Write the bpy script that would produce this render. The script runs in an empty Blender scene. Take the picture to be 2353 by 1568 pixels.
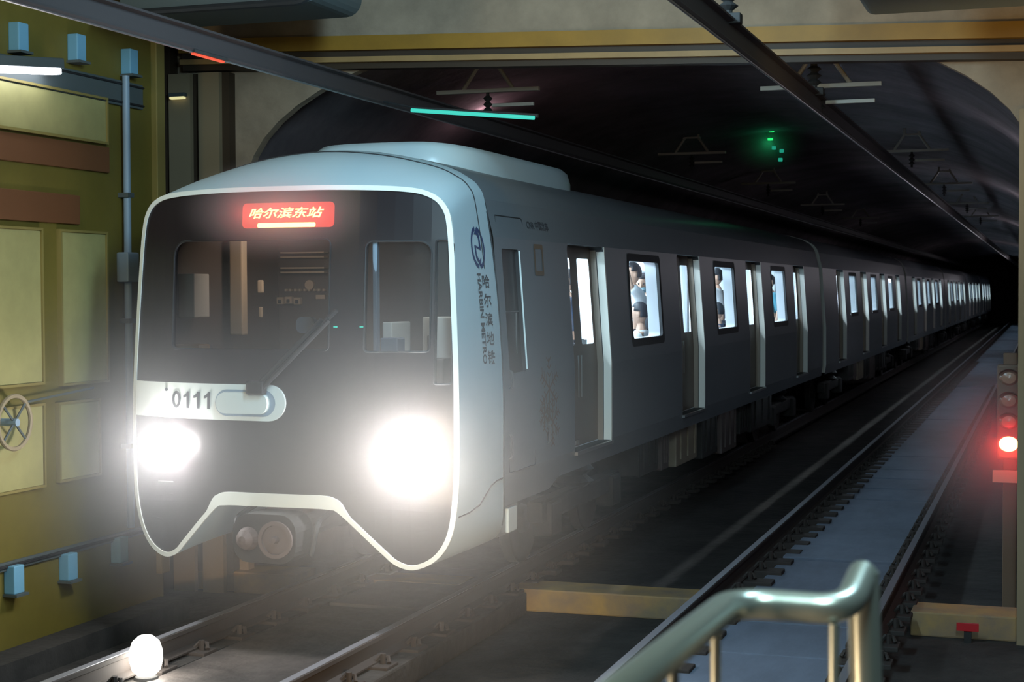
import bpy, bmesh, math, random
from mathutils import Vector, Matrix
from mathutils.geometry import tessellate_polygon
from mathutils.bvhtree import BVHTree

random.seed(7)
S = bpy.context.scene
COL = S.collection
PI = math.pi

# ------------------------------------------------------------------ camera
YAW, PITCH, ROLL = 0.3249, 0.0311, -0.0041
F = Vector((-math.sin(YAW)*math.cos(PITCH), math.cos(YAW)*math.cos(PITCH), -math.sin(PITCH)))
R0 = Vector((math.cos(YAW), math.sin(YAW), 0)); U0 = R0.cross(F)
RX = R0*math.cos(ROLL)+U0*math.sin(ROLL); UX = -R0*math.sin(ROLL)+U0*math.cos(ROLL)
cam_data = bpy.data.cameras.new('camera')
cam = bpy.data.objects.new('camera', cam_data); COL.objects.link(cam)
cam.matrix_world = Matrix(((RX.x, UX.x, -F.x, 5.4936), (RX.y, UX.y, -F.y, -10.7082), (RX.z, UX.z, -F.z, 2.5627), (0, 0, 0, 1)))
cam_data.sensor_width = 36; cam_data.lens = 3649.5/2353*36
cam_data.clip_end = 400; cam_data.clip_start = 0.05
cam_data.dof.use_dof = True; cam_data.dof.focus_distance = 15.5; cam_data.dof.aperture_fstop = 4.0
S.camera = cam

# ------------------------------------------------------------------ world, exposure
S.view_settings.view_transform = 'Standard'; S.view_settings.look = 'None'
S.view_settings.exposure = 0.0; S.view_settings.gamma = 1.0
S.view_settings.use_curve_mapping = False
w = bpy.data.worlds.new('world'); S.world = w; w.use_nodes = True
w.node_tree.nodes['Background'].inputs[0].default_value = (0.9, 0.95, 1, 1)
w.node_tree.nodes['Background'].inputs[1].default_value = 0.02
S.cycles.volume_step_rate = 1.0; S.cycles.max_bounces = 5; S.cycles.volume_bounces = 0; S.cycles.transparent_max_bounces = 16
S.cycles.sample_clamp_indirect = 4; S.cycles.caustics_reflective = False; S.cycles.caustics_refractive = False

def lin(c):
    return tuple(((v/255)/12.92 if v/255 <= 0.04045 else ((v/255+0.055)/1.055)**2.4) for v in c)

def light(name, kind, loc, energy, rgb, target=None, size=None, size_y=None, radius=None, cone=None, blend=0.5):
    d = bpy.data.lights.new(name, kind); d.energy = energy; d.color = rgb
    o = bpy.data.objects.new(name, d); COL.objects.link(o); o.location = loc
    if target is not None:
        o.rotation_euler = (Vector(target)-Vector(loc)).to_track_quat('-Z', 'Y').to_euler()
    if kind == 'AREA':
        d.shape = 'RECTANGLE'; d.size = size; d.size_y = size_y or size
    if radius is not None: d.shadow_soft_size = radius
    if cone: d.spot_size = cone; d.spot_blend = blend
    return o

# station lamps out of view, together with added fill lights
light('platform_lamps', 'AREA', (5.6, -6.8, 5.3), 330, (0.60, 0.88, 1.0), (1.0, 1.0, 2.6), 0.5, 3.0)
light('track_lamps', 'AREA', (2.6, -2.2, 5.5), 300, (0.50, 0.80, 1.0), (1.1, 1.0, 3.0), 0.4, 2.4)
light('portal_fill', 'AREA', (5.2, 1.2, 3.6), 11, (1.0, 0.70, 0.30), (5.1, 3.2, 5.0), 1.6, 0.15)  # unseen uplight added to warm the lintel
light('portal_fill', 'AREA', (2.0, 1.4, 3.9), 4, (1.0, 0.70, 0.30), (2.0, 3.2, 5.0), 1.8, 0.15)  # second added uplight, towards the train
light('far_platform_lamps', 'AREA', (-0.6, -5.0, 5.2), 62, (1.0, 0.80, 0.40), (-2.2, 0.6, 2.0), 0.4, 2.0)
light('railing_fill', 'AREA', (3.9, -8.4, 1.1), 26, (1.0, 0.68, 0.40), (5.0, -7.8, 1.4), 0.25, 0.7)  # unseen warm light added to brighten the balusters
light('railing_top_fill', 'AREA', (5.3, -8.9, 4.2), 42, (0.74, 1.0, 0.95), (5.0, -7.9, 1.9), 0.3, 1.2)  # unseen cool light added for highlights on the handrail
light('sill_fill', 'SPOT', (4.4, -6.5, 0.9), 1500, (1.0, 0.66, 0.32), (-.5, 3.3, -0.25), radius=0.1, cone=math.radians(30), blend=0.8)  # spot added to light the ochre sill blocks
for _y, _e in ((9, 6), (24, 24), (45, 38), (80, 50)):
    light('tunnel_fill', 'POINT', (5.1, _y, 3.7), _e, (0.95, 0.9, 1.0), radius=0.2)  # fill added to lift the dark tunnel vault
light('tunnel_fill', 'POINT', (-1.0, 7.5, 4.75), 8, (1.0, 0.62, 0.70), radius=0.2)  # pinkish fill imitating red lens haze near the tunnel mouth

# ------------------------------------------------------------------ materials
def mat(name, rgb, rough=0.6, metal=0.0, emit=None, strength=0.0, vary=0.0, vscale=4.0, vary_to=None, bump=0.0, bscale=30.0, spec=None, stretch=None):
    m = bpy.data.materials.new(name); m.use_nodes = True
    nt = m.node_tree; b = nt.nodes['Principled BSDF']
    b.inputs['Base Color'].default_value = (*rgb, 1)
    b.inputs['Roughness'].default_value = rough; b.inputs['Metallic'].default_value = metal
    if spec is not None: b.inputs['Specular IOR Level'].default_value = spec
    if emit is not None:
        b.inputs['Emission Color'].default_value = (*emit, 1); b.inputs['Emission Strength'].default_value = strength
    if vary or bump:
        tc = nt.nodes.new('ShaderNodeTexCoord')
        src = tc.outputs['Object']
        if stretch:
            mp = nt.nodes.new('ShaderNodeMapping'); mp.inputs['Scale'].default_value = stretch
            nt.links.new(src, mp.inputs[0]); src = mp.outputs[0]
    if vary:
        n = nt.nodes.new('ShaderNodeTexNoise'); n.inputs['Scale'].default_value = vscale; n.inputs['Detail'].default_value = 6
        n.inputs['Roughness'].default_value = 0.65
        nt.links.new(src, n.inputs['Vector'])
        cr = nt.nodes.new('ShaderNodeValToRGB')
        cr.color_ramp.elements[0].position = 0.35; cr.color_ramp.elements[1].position = 0.68
        lo = vary_to if vary_to else tuple(c*(1-vary) for c in rgb)
        cr.color_ramp.elements[0].color = (*lo, 1); cr.color_ramp.elements[1].color = (*rgb, 1)
        nt.links.new(n.outputs['Fac'], cr.inputs[0]); nt.links.new(cr.outputs[0], b.inputs['Base Color'])
    if bump:
        n2 = nt.nodes.new('ShaderNodeTexNoise'); n2.inputs['Scale'].default_value = bscale; n2.inputs['Detail'].default_value = 4
        nt.links.new(src, n2.inputs['Vector'])
        bp = nt.nodes.new('ShaderNodeBump'); bp.inputs['Strength'].default_value = bump; bp.inputs['Distance'].default_value = 0.05
        nt.links.new(n2.outputs['Fac'], bp.inputs['Height']); nt.links.new(bp.outputs[0], b.inputs['Normal'])
    return m

def glass_mat(name, tint, ior=1.45, rough=0.03):
    m = bpy.data.materials.new(name); m.use_nodes = True; nt = m.node_tree; nt.nodes.clear()
    o = nt.nodes.new('ShaderNodeOutputMaterial'); mx = nt.nodes.new('ShaderNodeMixShader')
    t = nt.nodes.new('ShaderNodeBsdfTransparent'); t.inputs[0].default_value = (*tint, 1)
    g = nt.nodes.new('ShaderNodeBsdfGlossy'); g.inputs['Roughness'].default_value = rough
    f = nt.nodes.new('ShaderNodeFresnel'); f.inputs[0].default_value = ior
    nt.links.new(f.outputs[0], mx.inputs[0]); nt.links.new(t.outputs[0], mx.inputs[1]); nt.links.new(g.outputs[0], mx.inputs[2])
    nt.links.new(mx.outputs[0], o.inputs[0]); return m

def emis(name, rgb, strength):
    return mat(name, (0, 0, 0), 0.5, emit=rgb, strength=strength)

def bloom_mat(name, rgb, density, power=2.0):
    """scattering volume imitating lens bloom, densest in the middle and thinning to nothing at the rim"""
    m = bpy.data.materials.new(name); m.use_nodes = True; nt = m.node_tree; nt.nodes.clear()
    o = nt.nodes.new('ShaderNodeOutputMaterial'); v = nt.nodes.new('ShaderNodeVolumeScatter')
    v.inputs['Color'].default_value = (*rgb, 1); v.inputs['Anisotropy'].default_value = 0.0
    tc = nt.nodes.new('ShaderNodeTexCoord'); ln = nt.nodes.new('ShaderNodeVectorMath'); ln.operation = 'LENGTH'
    sb = nt.nodes.new('ShaderNodeMath'); sb.operation = 'SUBTRACT'; sb.inputs[0].default_value = 1.0; sb.use_clamp = True
    pw = nt.nodes.new('ShaderNodeMath'); pw.operation = 'POWER'; pw.inputs[1].default_value = power
    ml = nt.nodes.new('ShaderNodeMath'); ml.operation = 'MULTIPLY'; ml.inputs[1].default_value = density
    nt.links.new(tc.outputs['Object'], ln.inputs[0]); nt.links.new(ln.outputs['Value'], sb.inputs[1]); nt.links.new(sb.outputs[0], pw.inputs[0])
    nt.links.new(pw.outputs[0], ml.inputs[0]); nt.links.new(ml.outputs[0], v.inputs['Density'])
    nt.links.new(v.outputs[0], o.inputs['Volume']); return m

M = dict(
    body=mat('painted_body_grey', (0.165, 0.185, 0.20), 0.38, vary=0.06, vscale=1.2),
    nose=mat('nose_paint_silver_blue', (0.50, 0.62, 0.66), 0.32),
    white=mat('white_gloss_paint', (0.80, 0.84, 0.80), 0.3),
    mask=mat('black_gloss_front', (0.020, 0.016, 0.018), 0.28, spec=0.25),
    seam=mat('seam_rubber', (0.02, 0.022, 0.025), 0.7),
    rubber=mat('black_rubber', (0.012, 0.013, 0.015), 0.6),
    leaf=mat('door_leaf_brown', (0.10, 0.058, 0.040), 0.45, 0.1),
    jamb=mat('door_jamb_white', (0.92, 0.89, 0.80), 0.35),
    jamb2=mat('door_jamb_steel', (0.32, 0.26, 0.21), 0.4, 0.4),
    liner=mat('carriage_lining_white', (0.82, 0.86, 0.9), 0.5),
    inlight=emis('carriage_strip_light', (0.80, 0.93, 1.0), 42),
    glass=glass_mat('window_glass', (0.80, 0.92, 1.0)),
    cabglass=glass_mat('cab_glass', (0.60, 0.56, 0.55), 1.3, 0.3),
    dark=mat('underframe_black', (0.03, 0.028, 0.027), 0.75, vary=0.5, vscale=5),
    tanbox=mat('underframe_tan', (0.30, 0.25, 0.18), 0.7),
    brownbox=mat('underframe_brown', (0.10, 0.075, 0.07), 0.7),
    steel=mat('steel', (0.35, 0.35, 0.35), 0.35, 0.9),
    ink=mat('dark_lettering', (0.05, 0.055, 0.065), 0.5),
    inkblue=mat('blue_emblem', (0.012, 0.045, 0.14), 0.4),
    brown_ink=mat('brown_ornament', (0.16, 0.105, 0.06), 0.5),
    headlens=emis('headlight_lens', (1.0, 0.98, 0.96), 40),
    ledred=emis('display_red', (0.95, 0.07, 0.045), 1.0),
    ledtext=emis('display_text', (1.0, 0.62, 0.16), 6.0),
    cabwall=mat('cab_panel_brown', (0.10, 0.085, 0.075), 0.6),
    cabcream=mat('cab_panel_cream', (0.52, 0.45, 0.33), 0.6),
    cabwhite=mat('cab_panel_white', (0.8, 0.82, 0.76), 0.5),
    concrete=mat('portal_concrete', (0.40, 0.31, 0.22), 0.85, vary=0.35, vscale=1.6, bump=0.25, bscale=9),
    tunnel=mat('tunnel_concrete', (0.24, 0.20, 0.21), 0.9, vary=0.55, vscale=0.7, bump=0.5, bscale=2.5),
    floor=mat('track_floor', (0.05, 0.043, 0.038), 0.95, vary=0.7, vscale=1.3, bump=0.6, bscale=6),
    slab=mat('slab_concrete_lit', (0.15, 0.185, 0.25), 0.75, vary=0.35, vscale=1.2, bump=0.15, bscale=5, stretch=(1.5, .6, 1)),  # bluish cast of cool light put into the concrete colour
    darkslab=mat('slab_concrete_unlit_sooty', (0.12, 0.10, 0.09), 0.6, vary=0.75, vscale=1.6, bump=0.4, bscale=5),  # same concrete, darkened for lack of light as well as soot
    gold=mat('ochre_paint', (0.38, 0.20, 0.022), 0.55, vary=0.25, vscale=2.2),
    goldtrim=mat('ochre_trim', (0.40, 0.25, 0.10), 0.55, vary=0.2, vscale=3),
    darktrim=mat('dark_brown_seal', (0.045, 0.028, 0.015), 0.6),
    sill=mat('ochre_sill', (0.44, 0.27, 0.08), 0.8, vary=0.75, vscale=2.0, vary_to=(0.22, 0.16, 0.11)),
    olive=mat('olive_wall', (0.15, 0.115, 0.018), 0.6, vary=0.15, vscale=3),
    olive2=mat('olive_frame', (0.22, 0.17, 0.05), 0.5),
    cream=mat('cream_board', (0.36, 0.32, 0.13), 0.5, vary=0.18, vscale=3),
    redbrown=mat('red_brown_banner', (0.14, 0.055, 0.02), 0.6),
    bluesteel=mat('blue_painted_steel', (0.16, 0.36, 0.50), 0.5),
    pipe=mat('blue_grey_pipe', (0.22, 0.30, 0.38), 0.45),
    tray=mat('blue_grey_tray', (0.07, 0.085, 0.085), 0.6),
    taupe=mat('pale_column', (0.26, 0.20, 0.12), 0.7),
    copper=mat('conductor_metal', (0.045, 0.036, 0.036), 0.65, 0.2),
    galv=mat('galvanised_hanger', (0.45, 0.43, 0.38), 0.6, 0.2),
    railtop=mat('rail_polished', (0.36, 0.36, 0.40), 0.42, 0.7),
    railside=mat('rail_rust', (0.035, 0.026, 0.022), 0.8),
    stainless=mat('stainless_tube', (0.56, 0.64, 0.60), 0.30, 0.75),
    sigpost=mat('signal_post_paint', (0.12, 0.08, 0.05), 0.7),
    sigbox=mat('signal_housing', (0.10, 0.075, 0.05), 0.6),
    siglens=mat('unlit_lens', (0.30, 0.20, 0.14), 0.25),
    sigred=emis('lit_red_lens', (1.0, 0.28, 0.12), 14),
    plate=mat('beige_plate', (0.55, 0.40, 0.28), 0.6),
    tube=emis('fluorescent_tube', (0.85, 0.9, 1.0), 12),
    teal=emis('teal_glow', (0.05, 0.62, 0.50), 1.1),
    greenlamp=emis('green_lamp', (0.02, 0.85, 0.16), 1.6),
    teallamp=emis('teal_lamp', (0.02, 0.5, 0.32), 0.7),
    redglint=emis('red_glint_glow', (1.0, 0.12, 0.06), 1.0),
    yellowlamp=emis('pale_wall_lamp', (0.75, 0.70, 0.35), 1.0),
    headglint=emis('headlight_glint_glow', (1.0, 0.97, 0.88), 25),
    skin=mat('skin', (0.58, 0.36, 0.26), 0.5), hair=mat('black_hair', (0.012, 0.013, 0.018), 0.5),
    eye=mat('eye', (0.03, 0.02, 0.02), 0.2), lips=mat('lips', (0.40, 0.16, 0.13), 0.5),
    shirt_white=mat('white_shirt', (0.85, 0.86, 0.88), 0.7), shirt_navy=mat('navy_shirt', (0.03, 0.06, 0.12), 0.8),
    shirt_grey=mat('grey_shirt', (0.35, 0.37, 0.40), 0.8), shirt_teal=mat('teal_shirt', (0.05, 0.20, 0.26), 0.8),
    trousers=mat('dark_trousers', (0.03, 0.035, 0.05), 0.8), facemask=mat('blue_face_mask', (0.35, 0.65, 0.78), 0.7),
)

# ------------------------------------------------------------------ mesh helpers
def newobj(name, bm, m, parent=None, smooth=False, recalc=True):
    if recalc: bmesh.ops.recalc_face_normals(bm, faces=bm.faces)
    me = bpy.data.meshes.new(name); bm.to_mesh(me); bm.free()
    if smooth:
        for p in me.polygons: p.use_smooth = True
        try: me.set_sharp_from_angle(angle=math.radians(38))
        except Exception: pass
    if m is not None: me.materials.append(m)
    o = bpy.data.objects.new(name, me); COL.objects.link(o)
    if parent is not None: o.parent = parent
    return o

def empty(name, loc=(0, 0, 0)):
    o = bpy.data.objects.new(name, None); COL.objects.link(o); o.location = loc; o.empty_display_size = 0.2
    return o

def tag(o, label=None, cat=None, group=None, kind=None):
    if label: o['label'] = label
    if cat: o['category'] = cat
    if group: o['group'] = group
    if kind: o['kind'] = kind
    return o

def copy_tree(o, parent=None):
    c = o.copy(); COL.objects.link(c)
    if parent is not None: c.parent = parent
    for ch in list(o.children): copy_tree(ch, c)
    return c

def B(): return bmesh.new()

def box(bm, x0, x1, y0, y1, z0, z1, bev=0.0):
    g = bmesh.ops.create_cube(bm, size=1)
    vs = g['verts']
    for v in vs:
        v.co = Vector(((x0+x1)/2+v.co.x*(x1-x0), (y0+y1)/2+v.co.y*(y1-y0), (z0+z1)/2+v.co.z*(z1-z0)))
    if bev:
        es = list({e for v in vs for e in v.link_edges})
        bmesh.ops.bevel(bm, geom=es, offset=bev, segments=2, affect='EDGES', profile=0.6)
    return bm

def tube(bm, pts, r, n=10, cap=True):
    pts = [Vector(p) for p in pts]; rings = []
    prev = None
    for i, p in enumerate(pts):
        if i == 0: t = pts[1]-p
        elif i == len(pts)-1: t = p-pts[i-1]
        else: t = (pts[i+1]-p).normalized()+(p-pts[i-1]).normalized()
        t.normalize()
        if prev is None:
            a = t.orthogonal().normalized()
        else:
            a = prev-t*prev.dot(t); a.normalize()
        prev = a; b = t.cross(a)
        rr = r[i] if isinstance(r, (list, tuple)) else r
        rings.append([bm.verts.new(p+(a*math.cos(2*PI*k/n)+b*math.sin(2*PI*k/n))*rr) for k in range(n)])
    for i in range(len(rings)-1):
        for k in range(n):
            bm.faces.new((rings[i][k], rings[i][(k+1) % n], rings[i+1][(k+1) % n], rings[i+1][k]))
    if cap:
        bm.faces.new(rings[0][::-1]); bm.faces.new(rings[-1])
    return bm

def bend(pts, rad, seg=6):
    pts = [Vector(p) for p in pts]; out = [pts[0]]
    for i in range(1, len(pts)-1):
        a = (pts[i-1]-pts[i]).normalized(); b = (pts[i+1]-pts[i]).normalized()
        d = min(rad, (pts[i-1]-pts[i]).length*0.45, (pts[i+1]-pts[i]).length*0.45)
        p0 = pts[i]+a*d; p1 = pts[i]+b*d
        for k in range(seg+1):
            t = k/seg; out.append(p0*(1-t)**2+pts[i]*2*t*(1-t)+p1*t*t)
    out.append(pts[-1]); return out

def prism(bm, prof, axis_fn, a0, a1):
    """profile points (u,v) extruded from a0 to a1; axis_fn(u,v,a)->xyz"""
    A = [bm.verts.new(axis_fn(u, v, a0)) for u, v in prof]; Bv = [bm.verts.new(axis_fn(u, v, a1)) for u, v in prof]
    n = len(prof)
    for i in range(n): bm.faces.new((A[i], A[(i+1) % n], Bv[(i+1) % n], Bv[i]))
    bm.faces.new(A[::-1]); bm.faces.new(Bv); return bm

def lathe(bm, prof, M4=None, n=24):
    rows = []
    for r, z in prof:
        row = [Vector((r*math.cos(2*PI*k/n), r*math.sin(2*PI*k/n), z)) for k in range(n)]
        rows.append([bm.verts.new(M4 @ p if M4 else p) for p in row])
    for i in range(len(rows)-1):
        for k in range(n):
            bm.faces.new((rows[i][k], rows[i][(k+1) % n], rows[i+1][(k+1) % n], rows[i+1][k]))
    bm.faces.new(rows[0][::-1]); bm.faces.new(rows[-1]); return bm

def rrect(u0, u1, v0, v1, r, seg=5):
    out = []
    rs = r if isinstance(r, (list, tuple)) else (r,)*4
    for (cu, cv, a0, rr) in ((u1, v1, 0, rs[0]), (u0, v1, 90, rs[1]), (u0, v0, 180, rs[2]), (u1, v0, 270, rs[3])):
        su = -1 if cu == u1 else 1; sv = -1 if cv == v1 else 1
        ccu = cu+su*rr; ccv = cv+sv*rr
        for k in range(seg+1):
            a = math.radians(a0+90*k/seg); out.append((ccu+rr*math.cos(a), ccv+rr*math.sin(a)))
    return out

def patch(bm, loops, fn, us=(), vs=()):
    """planar polygon with holes in (u,v), cut at us / vs, mapped through fn(u,v)"""
    L = [[Vector((u, v, 0)) for u, v in lp] for lp in loops]
    tri = tessellate_polygon(L)
    flat = [p for lp in L for p in lp]
    t = bmesh.new(); vv = [t.verts.new(p) for p in flat]
    for a, b, c in tri:
        try: t.faces.new((vv[a], vv[b], vv[c]))
        except ValueError: pass
    for u in us:
        bmesh.ops.bisect_plane(t, geom=t.verts[:]+t.edges[:]+t.faces[:], plane_co=(u, 0, 0), plane_no=(1, 0, 0), dist=1e-5)
    for v in vs:
        bmesh.ops.bisect_plane(t, geom=t.verts[:]+t.edges[:]+t.faces[:], plane_co=(0, v, 0), plane_no=(0, 1, 0), dist=1e-5)
    mp = {}
    for q in t.verts: mp[q] = bm.verts.new(fn(q.co.x, q.co.y))
    for f in t.faces:
        try: bm.faces.new([mp[q] for q in f.verts])
        except ValueError: pass
    t.free(); return bm

def rim(bm, loop, fn0, fn1):
    """wall between a loop mapped by fn0 and by fn1"""
    A = [bm.verts.new(fn0(u, v)) for u, v in loop]; C = [bm.verts.new(fn1(u, v)) for u, v in loop]
    n = len(loop)
    for i in range(n): bm.faces.new((A[i], A[(i+1) % n], C[(i+1) % n], C[i]))
    return bm

def text_bm(bm, body, fn, height, length=None, shear=0.0, cuts=8, bold=0.0):
    cu = bpy.data.curves.new('t', 'FONT'); cu.body = body; cu.size = 1; cu.align_x = 'CENTER'; cu.align_y = 'CENTER'; cu.shear = shear
    cu.resolution_u = 3; cu.offset = bold
    o = bpy.data.objects.new('t', cu); COL.objects.link(o)
    dg = bpy.context.evaluated_depsgraph_get(); me = bpy.data.meshes.new_from_object(o.evaluated_get(dg))
    bpy.data.objects.remove(o); bpy.data.curves.remove(cu)
    t = bmesh.new(); t.from_mesh(me); bpy.data.meshes.remove(me)
    xs = [v.co.x for v in t.verts]; ys = [v.co.y for v in t.verts]
    cx, cy = (min(xs)+max(xs))/2, (min(ys)+max(ys))/2
    sy = height/(max(ys)-min(ys)); sx = length/(max(xs)-min(xs)) if length else sy
    for v in t.verts: v.co = Vector(((v.co.x-cx)*sx, (v.co.y-cy)*sy, 0))
    L = (max(xs)-min(xs))*sx
    for k in range(1, cuts):
        bmesh.ops.bisect_plane(t, geom=t.verts[:]+t.edges[:]+t.faces[:], plane_co=(-L/2+L*k/cuts, 0, 0), plane_no=(1, 0, 0), dist=1e-5)
    mp = {q: bm.verts.new(fn(q.co.x, q.co.y)) for q in t.verts}
    for f in t.faces:
        try: bm.faces.new([mp[q] for q in f.verts])
        except ValueError: pass
    t.free(); return bm

def struct(name, bm, m, smooth=False):
    return tag(newobj(name, bm, m, smooth=smooth), kind='structure')

# ================================================================== THE PLACE
TX = 3.476           # centre line of the empty track
TC = 1.70            # middle of the double tunnel
GATE = 3.2           # plane of the portal

# floor
bm = B(); box(bm, -4.5, 8.0, -13, 140, -0.6, -0.40)
struct('floor', bm, M['floor'])
# platform the camera stands on
bm = B(); box(bm, 4.86, 9.5, -13, -7.0, -0.4, 1.05)
struct('floor_platform', bm, M['darkslab'])
bm = B(); box(bm, -2.6, 9.5, -13, GATE, 5.75, 5.95)
struct('ceiling', bm, M['concrete'])

# tunnel vault
def vault(hw, spring, rise, n=28, base=-0.4):
    pts = [(TC-hw, base), (TC-hw, spring)]
    for k in range(1, n):
        a = PI-PI*k/n
        pts.append((TC+hw*math.cos(a), spring+rise*math.sin(a)**0.9))
    pts += [(TC+hw, spring), (TC+hw, base)]
    return pts
bm = B()
vp = vault(3.85, 3.5, 1.75)
ys = [GATE+0.2+3.5*i for i in range(39)]
rows = [[bm.verts.new((x, y, z)) for x, z in vp] for y in ys]
for i in range(len(rows)-1):
    for k in range(len(vp)-1): bm.faces.new((rows[i][k], rows[i+1][k], rows[i+1][k+1], rows[i][k+1]))
bm.faces.new(rows[-1])
struct('wall_tunnel', bm, M['tunnel'], smooth=True)
# concrete end wall with the tunnel mouth cut out
bm = B()
outer = [(-4.2, -0.4), (-4.2, 5.75), (8.0, 5.75), (8.0, -0.4)]
mouth = vault(3.70, 3.5, 1.55)
ow = [(-4.2, -0.4), (-4.2, 5.75), (8.0, 5.75), (8.0, -0.4)]+[(x, z) for x, z in reversed(mouth)]
patch(bm, [ow], lambda u, v: (u, GATE+0.12, v)); patch(bm, [ow], lambda u, v: (u, GATE+0.24, v))
rim(bm, ow, lambda u, v: (u, GATE+0.12, v), lambda u, v: (u, GATE+0.24, v))
struct('wall_portal', bm, M['concrete'])
# downstand beam, ochre bands and seals above the mouth (drops slightly to the right)
def lint(name, z0, z1, y0, y1, m, x0=-2.6, x1=7.6):
    bm = B(); s = -0.035
    def P(x, y, z): return (x, y, z+s*(x-1.745))
    vs = [bm.verts.new(P(x, y, z)) for x in (x0, x1) for y in (y0, y1) for z in (z0, z1)]
    for f in ((0, 1, 3, 2), (4, 6, 7, 5), (0, 4, 5, 1), (2, 3, 7, 6), (0, 2, 6, 4), (1, 5, 7, 3)): bm.faces.new([vs[i] for i in f])
    return struct(name, bm, m)
lint('trim_1', 4.90, 5.74, GATE-0.06, GATE+0.12, M['concrete'])
lint('trim_2', 4.765, 4.90, GATE-0.10, GATE+0.12, M['gold'])
lint('trim_3', 4.705, 4.765, GATE-0.03, GATE+0.12, M['darktrim'])
lint('trim_4', 4.655, 4.705, GATE-0.08, GATE+0.12, M['goldtrim'])
lint('trim_5', 4.60, 4.655, GATE-0.02, GATE+0.12, M['darktrim'])
# jambs on the left: pale column, dark rebate, steel frame
for i, (x0, x1, m) in enumerate(((-2.74, -2.50, 'taupe'), (-2.50, -2.41, 'darktrim'), (-2.41, -2.18, 'taupe'), (-2.18, -2.10, 'darktrim'))):
    bm = B(); box(bm, x0, x1, GATE-(0.06 if m == 'taupe' else 0.0), GATE+0.12, -0.4, 4.72)
    struct('trim_%d' % (6+i), bm, M[m])
bm = B(); box(bm, 5.27, 5.6, GATE-0.12, GATE+0.5, -0.4, 4.05)
struct('trim_10', bm, M['taupe'])
bm = B(); box(bm, -4.2, -2.74, GATE-0.02, GATE+0.12, -0.4, 5.7); struct('wall_recess', bm, M['darktrim'])
# ochre sill blocks under the gate
for i, (x0, x1) in enumerate(((-2.75, -1.42), (-1.05, 0.27), (0.60, 2.55), (4.40, 5.27))):
    bm = B(); box(bm, x0, x1, GATE, GATE+0.45, -0.4, -0.19, 0.015)
    struct('trim_%d' % (11+i), bm, M['sill'])

# left wall
bm = B(); box(bm, -2.5, -2.2, -13, 2.05, -0.4, 5.75); struct('wall_left', bm, M['olive'])
bm = B(); box(bm, -2.22, -2.14, 1.93, 2.07, 0.0, 4.86, 0.01); struct('trim_15', bm, M['olive2'])
bm = B(); box(bm, -2.2, -1.9, -13, 2.0, -0.4, -0.22); struct('trim_16', bm, M['floor'])

# trackbeds
def slab(name, cx, hw, y0, y1, m):
    bm = B(); y = y0
    while y < y1:
        L = random.choice((0.9, 1.2, 2.0, 3.2)) if y < 16 else 4.0
        box(bm, cx-hw, cx+hw, y, min(y+L, y1)-0.06, -0.4, -0.2+random.uniform(-0.012, 0.012), 0.012); y += L
    return struct(name, bm, m)
slab('floor_trackbed_empty', TX+0.04, 0.60, -11, 132, M['slab'])
slab('floor_trackbed_train', 0.0, 0.55, -11, 40, M['darkslab'])

for n_, (x0, x1) in enumerate(((-.98, -.57), (.57, .98))):
    bm = B(); box(bm, x0, x1, -11, GATE-.1, -.4, -.20, .02); struct('trim_%d' % (17+n_), bm, M['floor'])

# ------------------------------------------------------------------ rails
RAILP = [(-.075, 0), (.075, 0), (.075, .012), (.012, .035), (.012, .125), (.036, .14), (.036, .168), (.028, .176), (-.028, .176), (-.036, .168), (-.036, .14), (-.012, .125), (-.012, .035), (-.075, .012)]
def rail(x, y0, y1, label, clips, side):
    r = empty('rail', (x, 0, 0)); tag(r, label, 'rail', 'running rails')
    bm = B(); prism(bm, RAILP, lambda u, v, a: (u, a, v-0.176), y0, y1); newobj('rail_web', bm, M['railside'], r)
    bm = B(); box(bm, -.03, .03, y0, y1, -0.002, 0.002); newobj('running_surface', bm, M['railtop'], r)
    first = None
    for k, y in enumerate(clips):
        if first is None:
            bm = B(); box(bm, -.20, .20+0.14*(side > 0), -.11, .11, -0.4 if side else -0.22, -0.176, 0.01)
            for s in (-1, 1):
                tube(bm, [(s*.05, 0, -.17), (s*.09, .03, -.12), (s*.15, .03, -.13), (s*.17, 0, -.165)], .017, 6)
                tube(bm, [(s*.12, 0, -.18), (s*.12, 0, -.10)], .022, 6)
            first = newobj('rail_fastener', bm, M['railside'], r); first.location = (0, y, 0)
        else:
            c = first.copy(); COL.objects.link(c); c.parent = r; c.location = (0, y, 0)
    return r
rail(-.7535, -11, 132, 'left rail under the metro train, with a bright glint beside it', [-6+.6*i for i in range(24)], 0)
rail(.7535, -11, 132, 'right rail under the metro train', [-6+.6*i for i in range(40)], 0)
rail(TX-.7535, -11, 132, 'shiny rail of the empty track nearest the metro train', [-6+.6*i for i in range(98)], 1)
rail(TX+.7535, -11, 132, 'rail of the empty track on the side of the red signal', [-6+.6*i for i in range(70)], 0)

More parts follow.
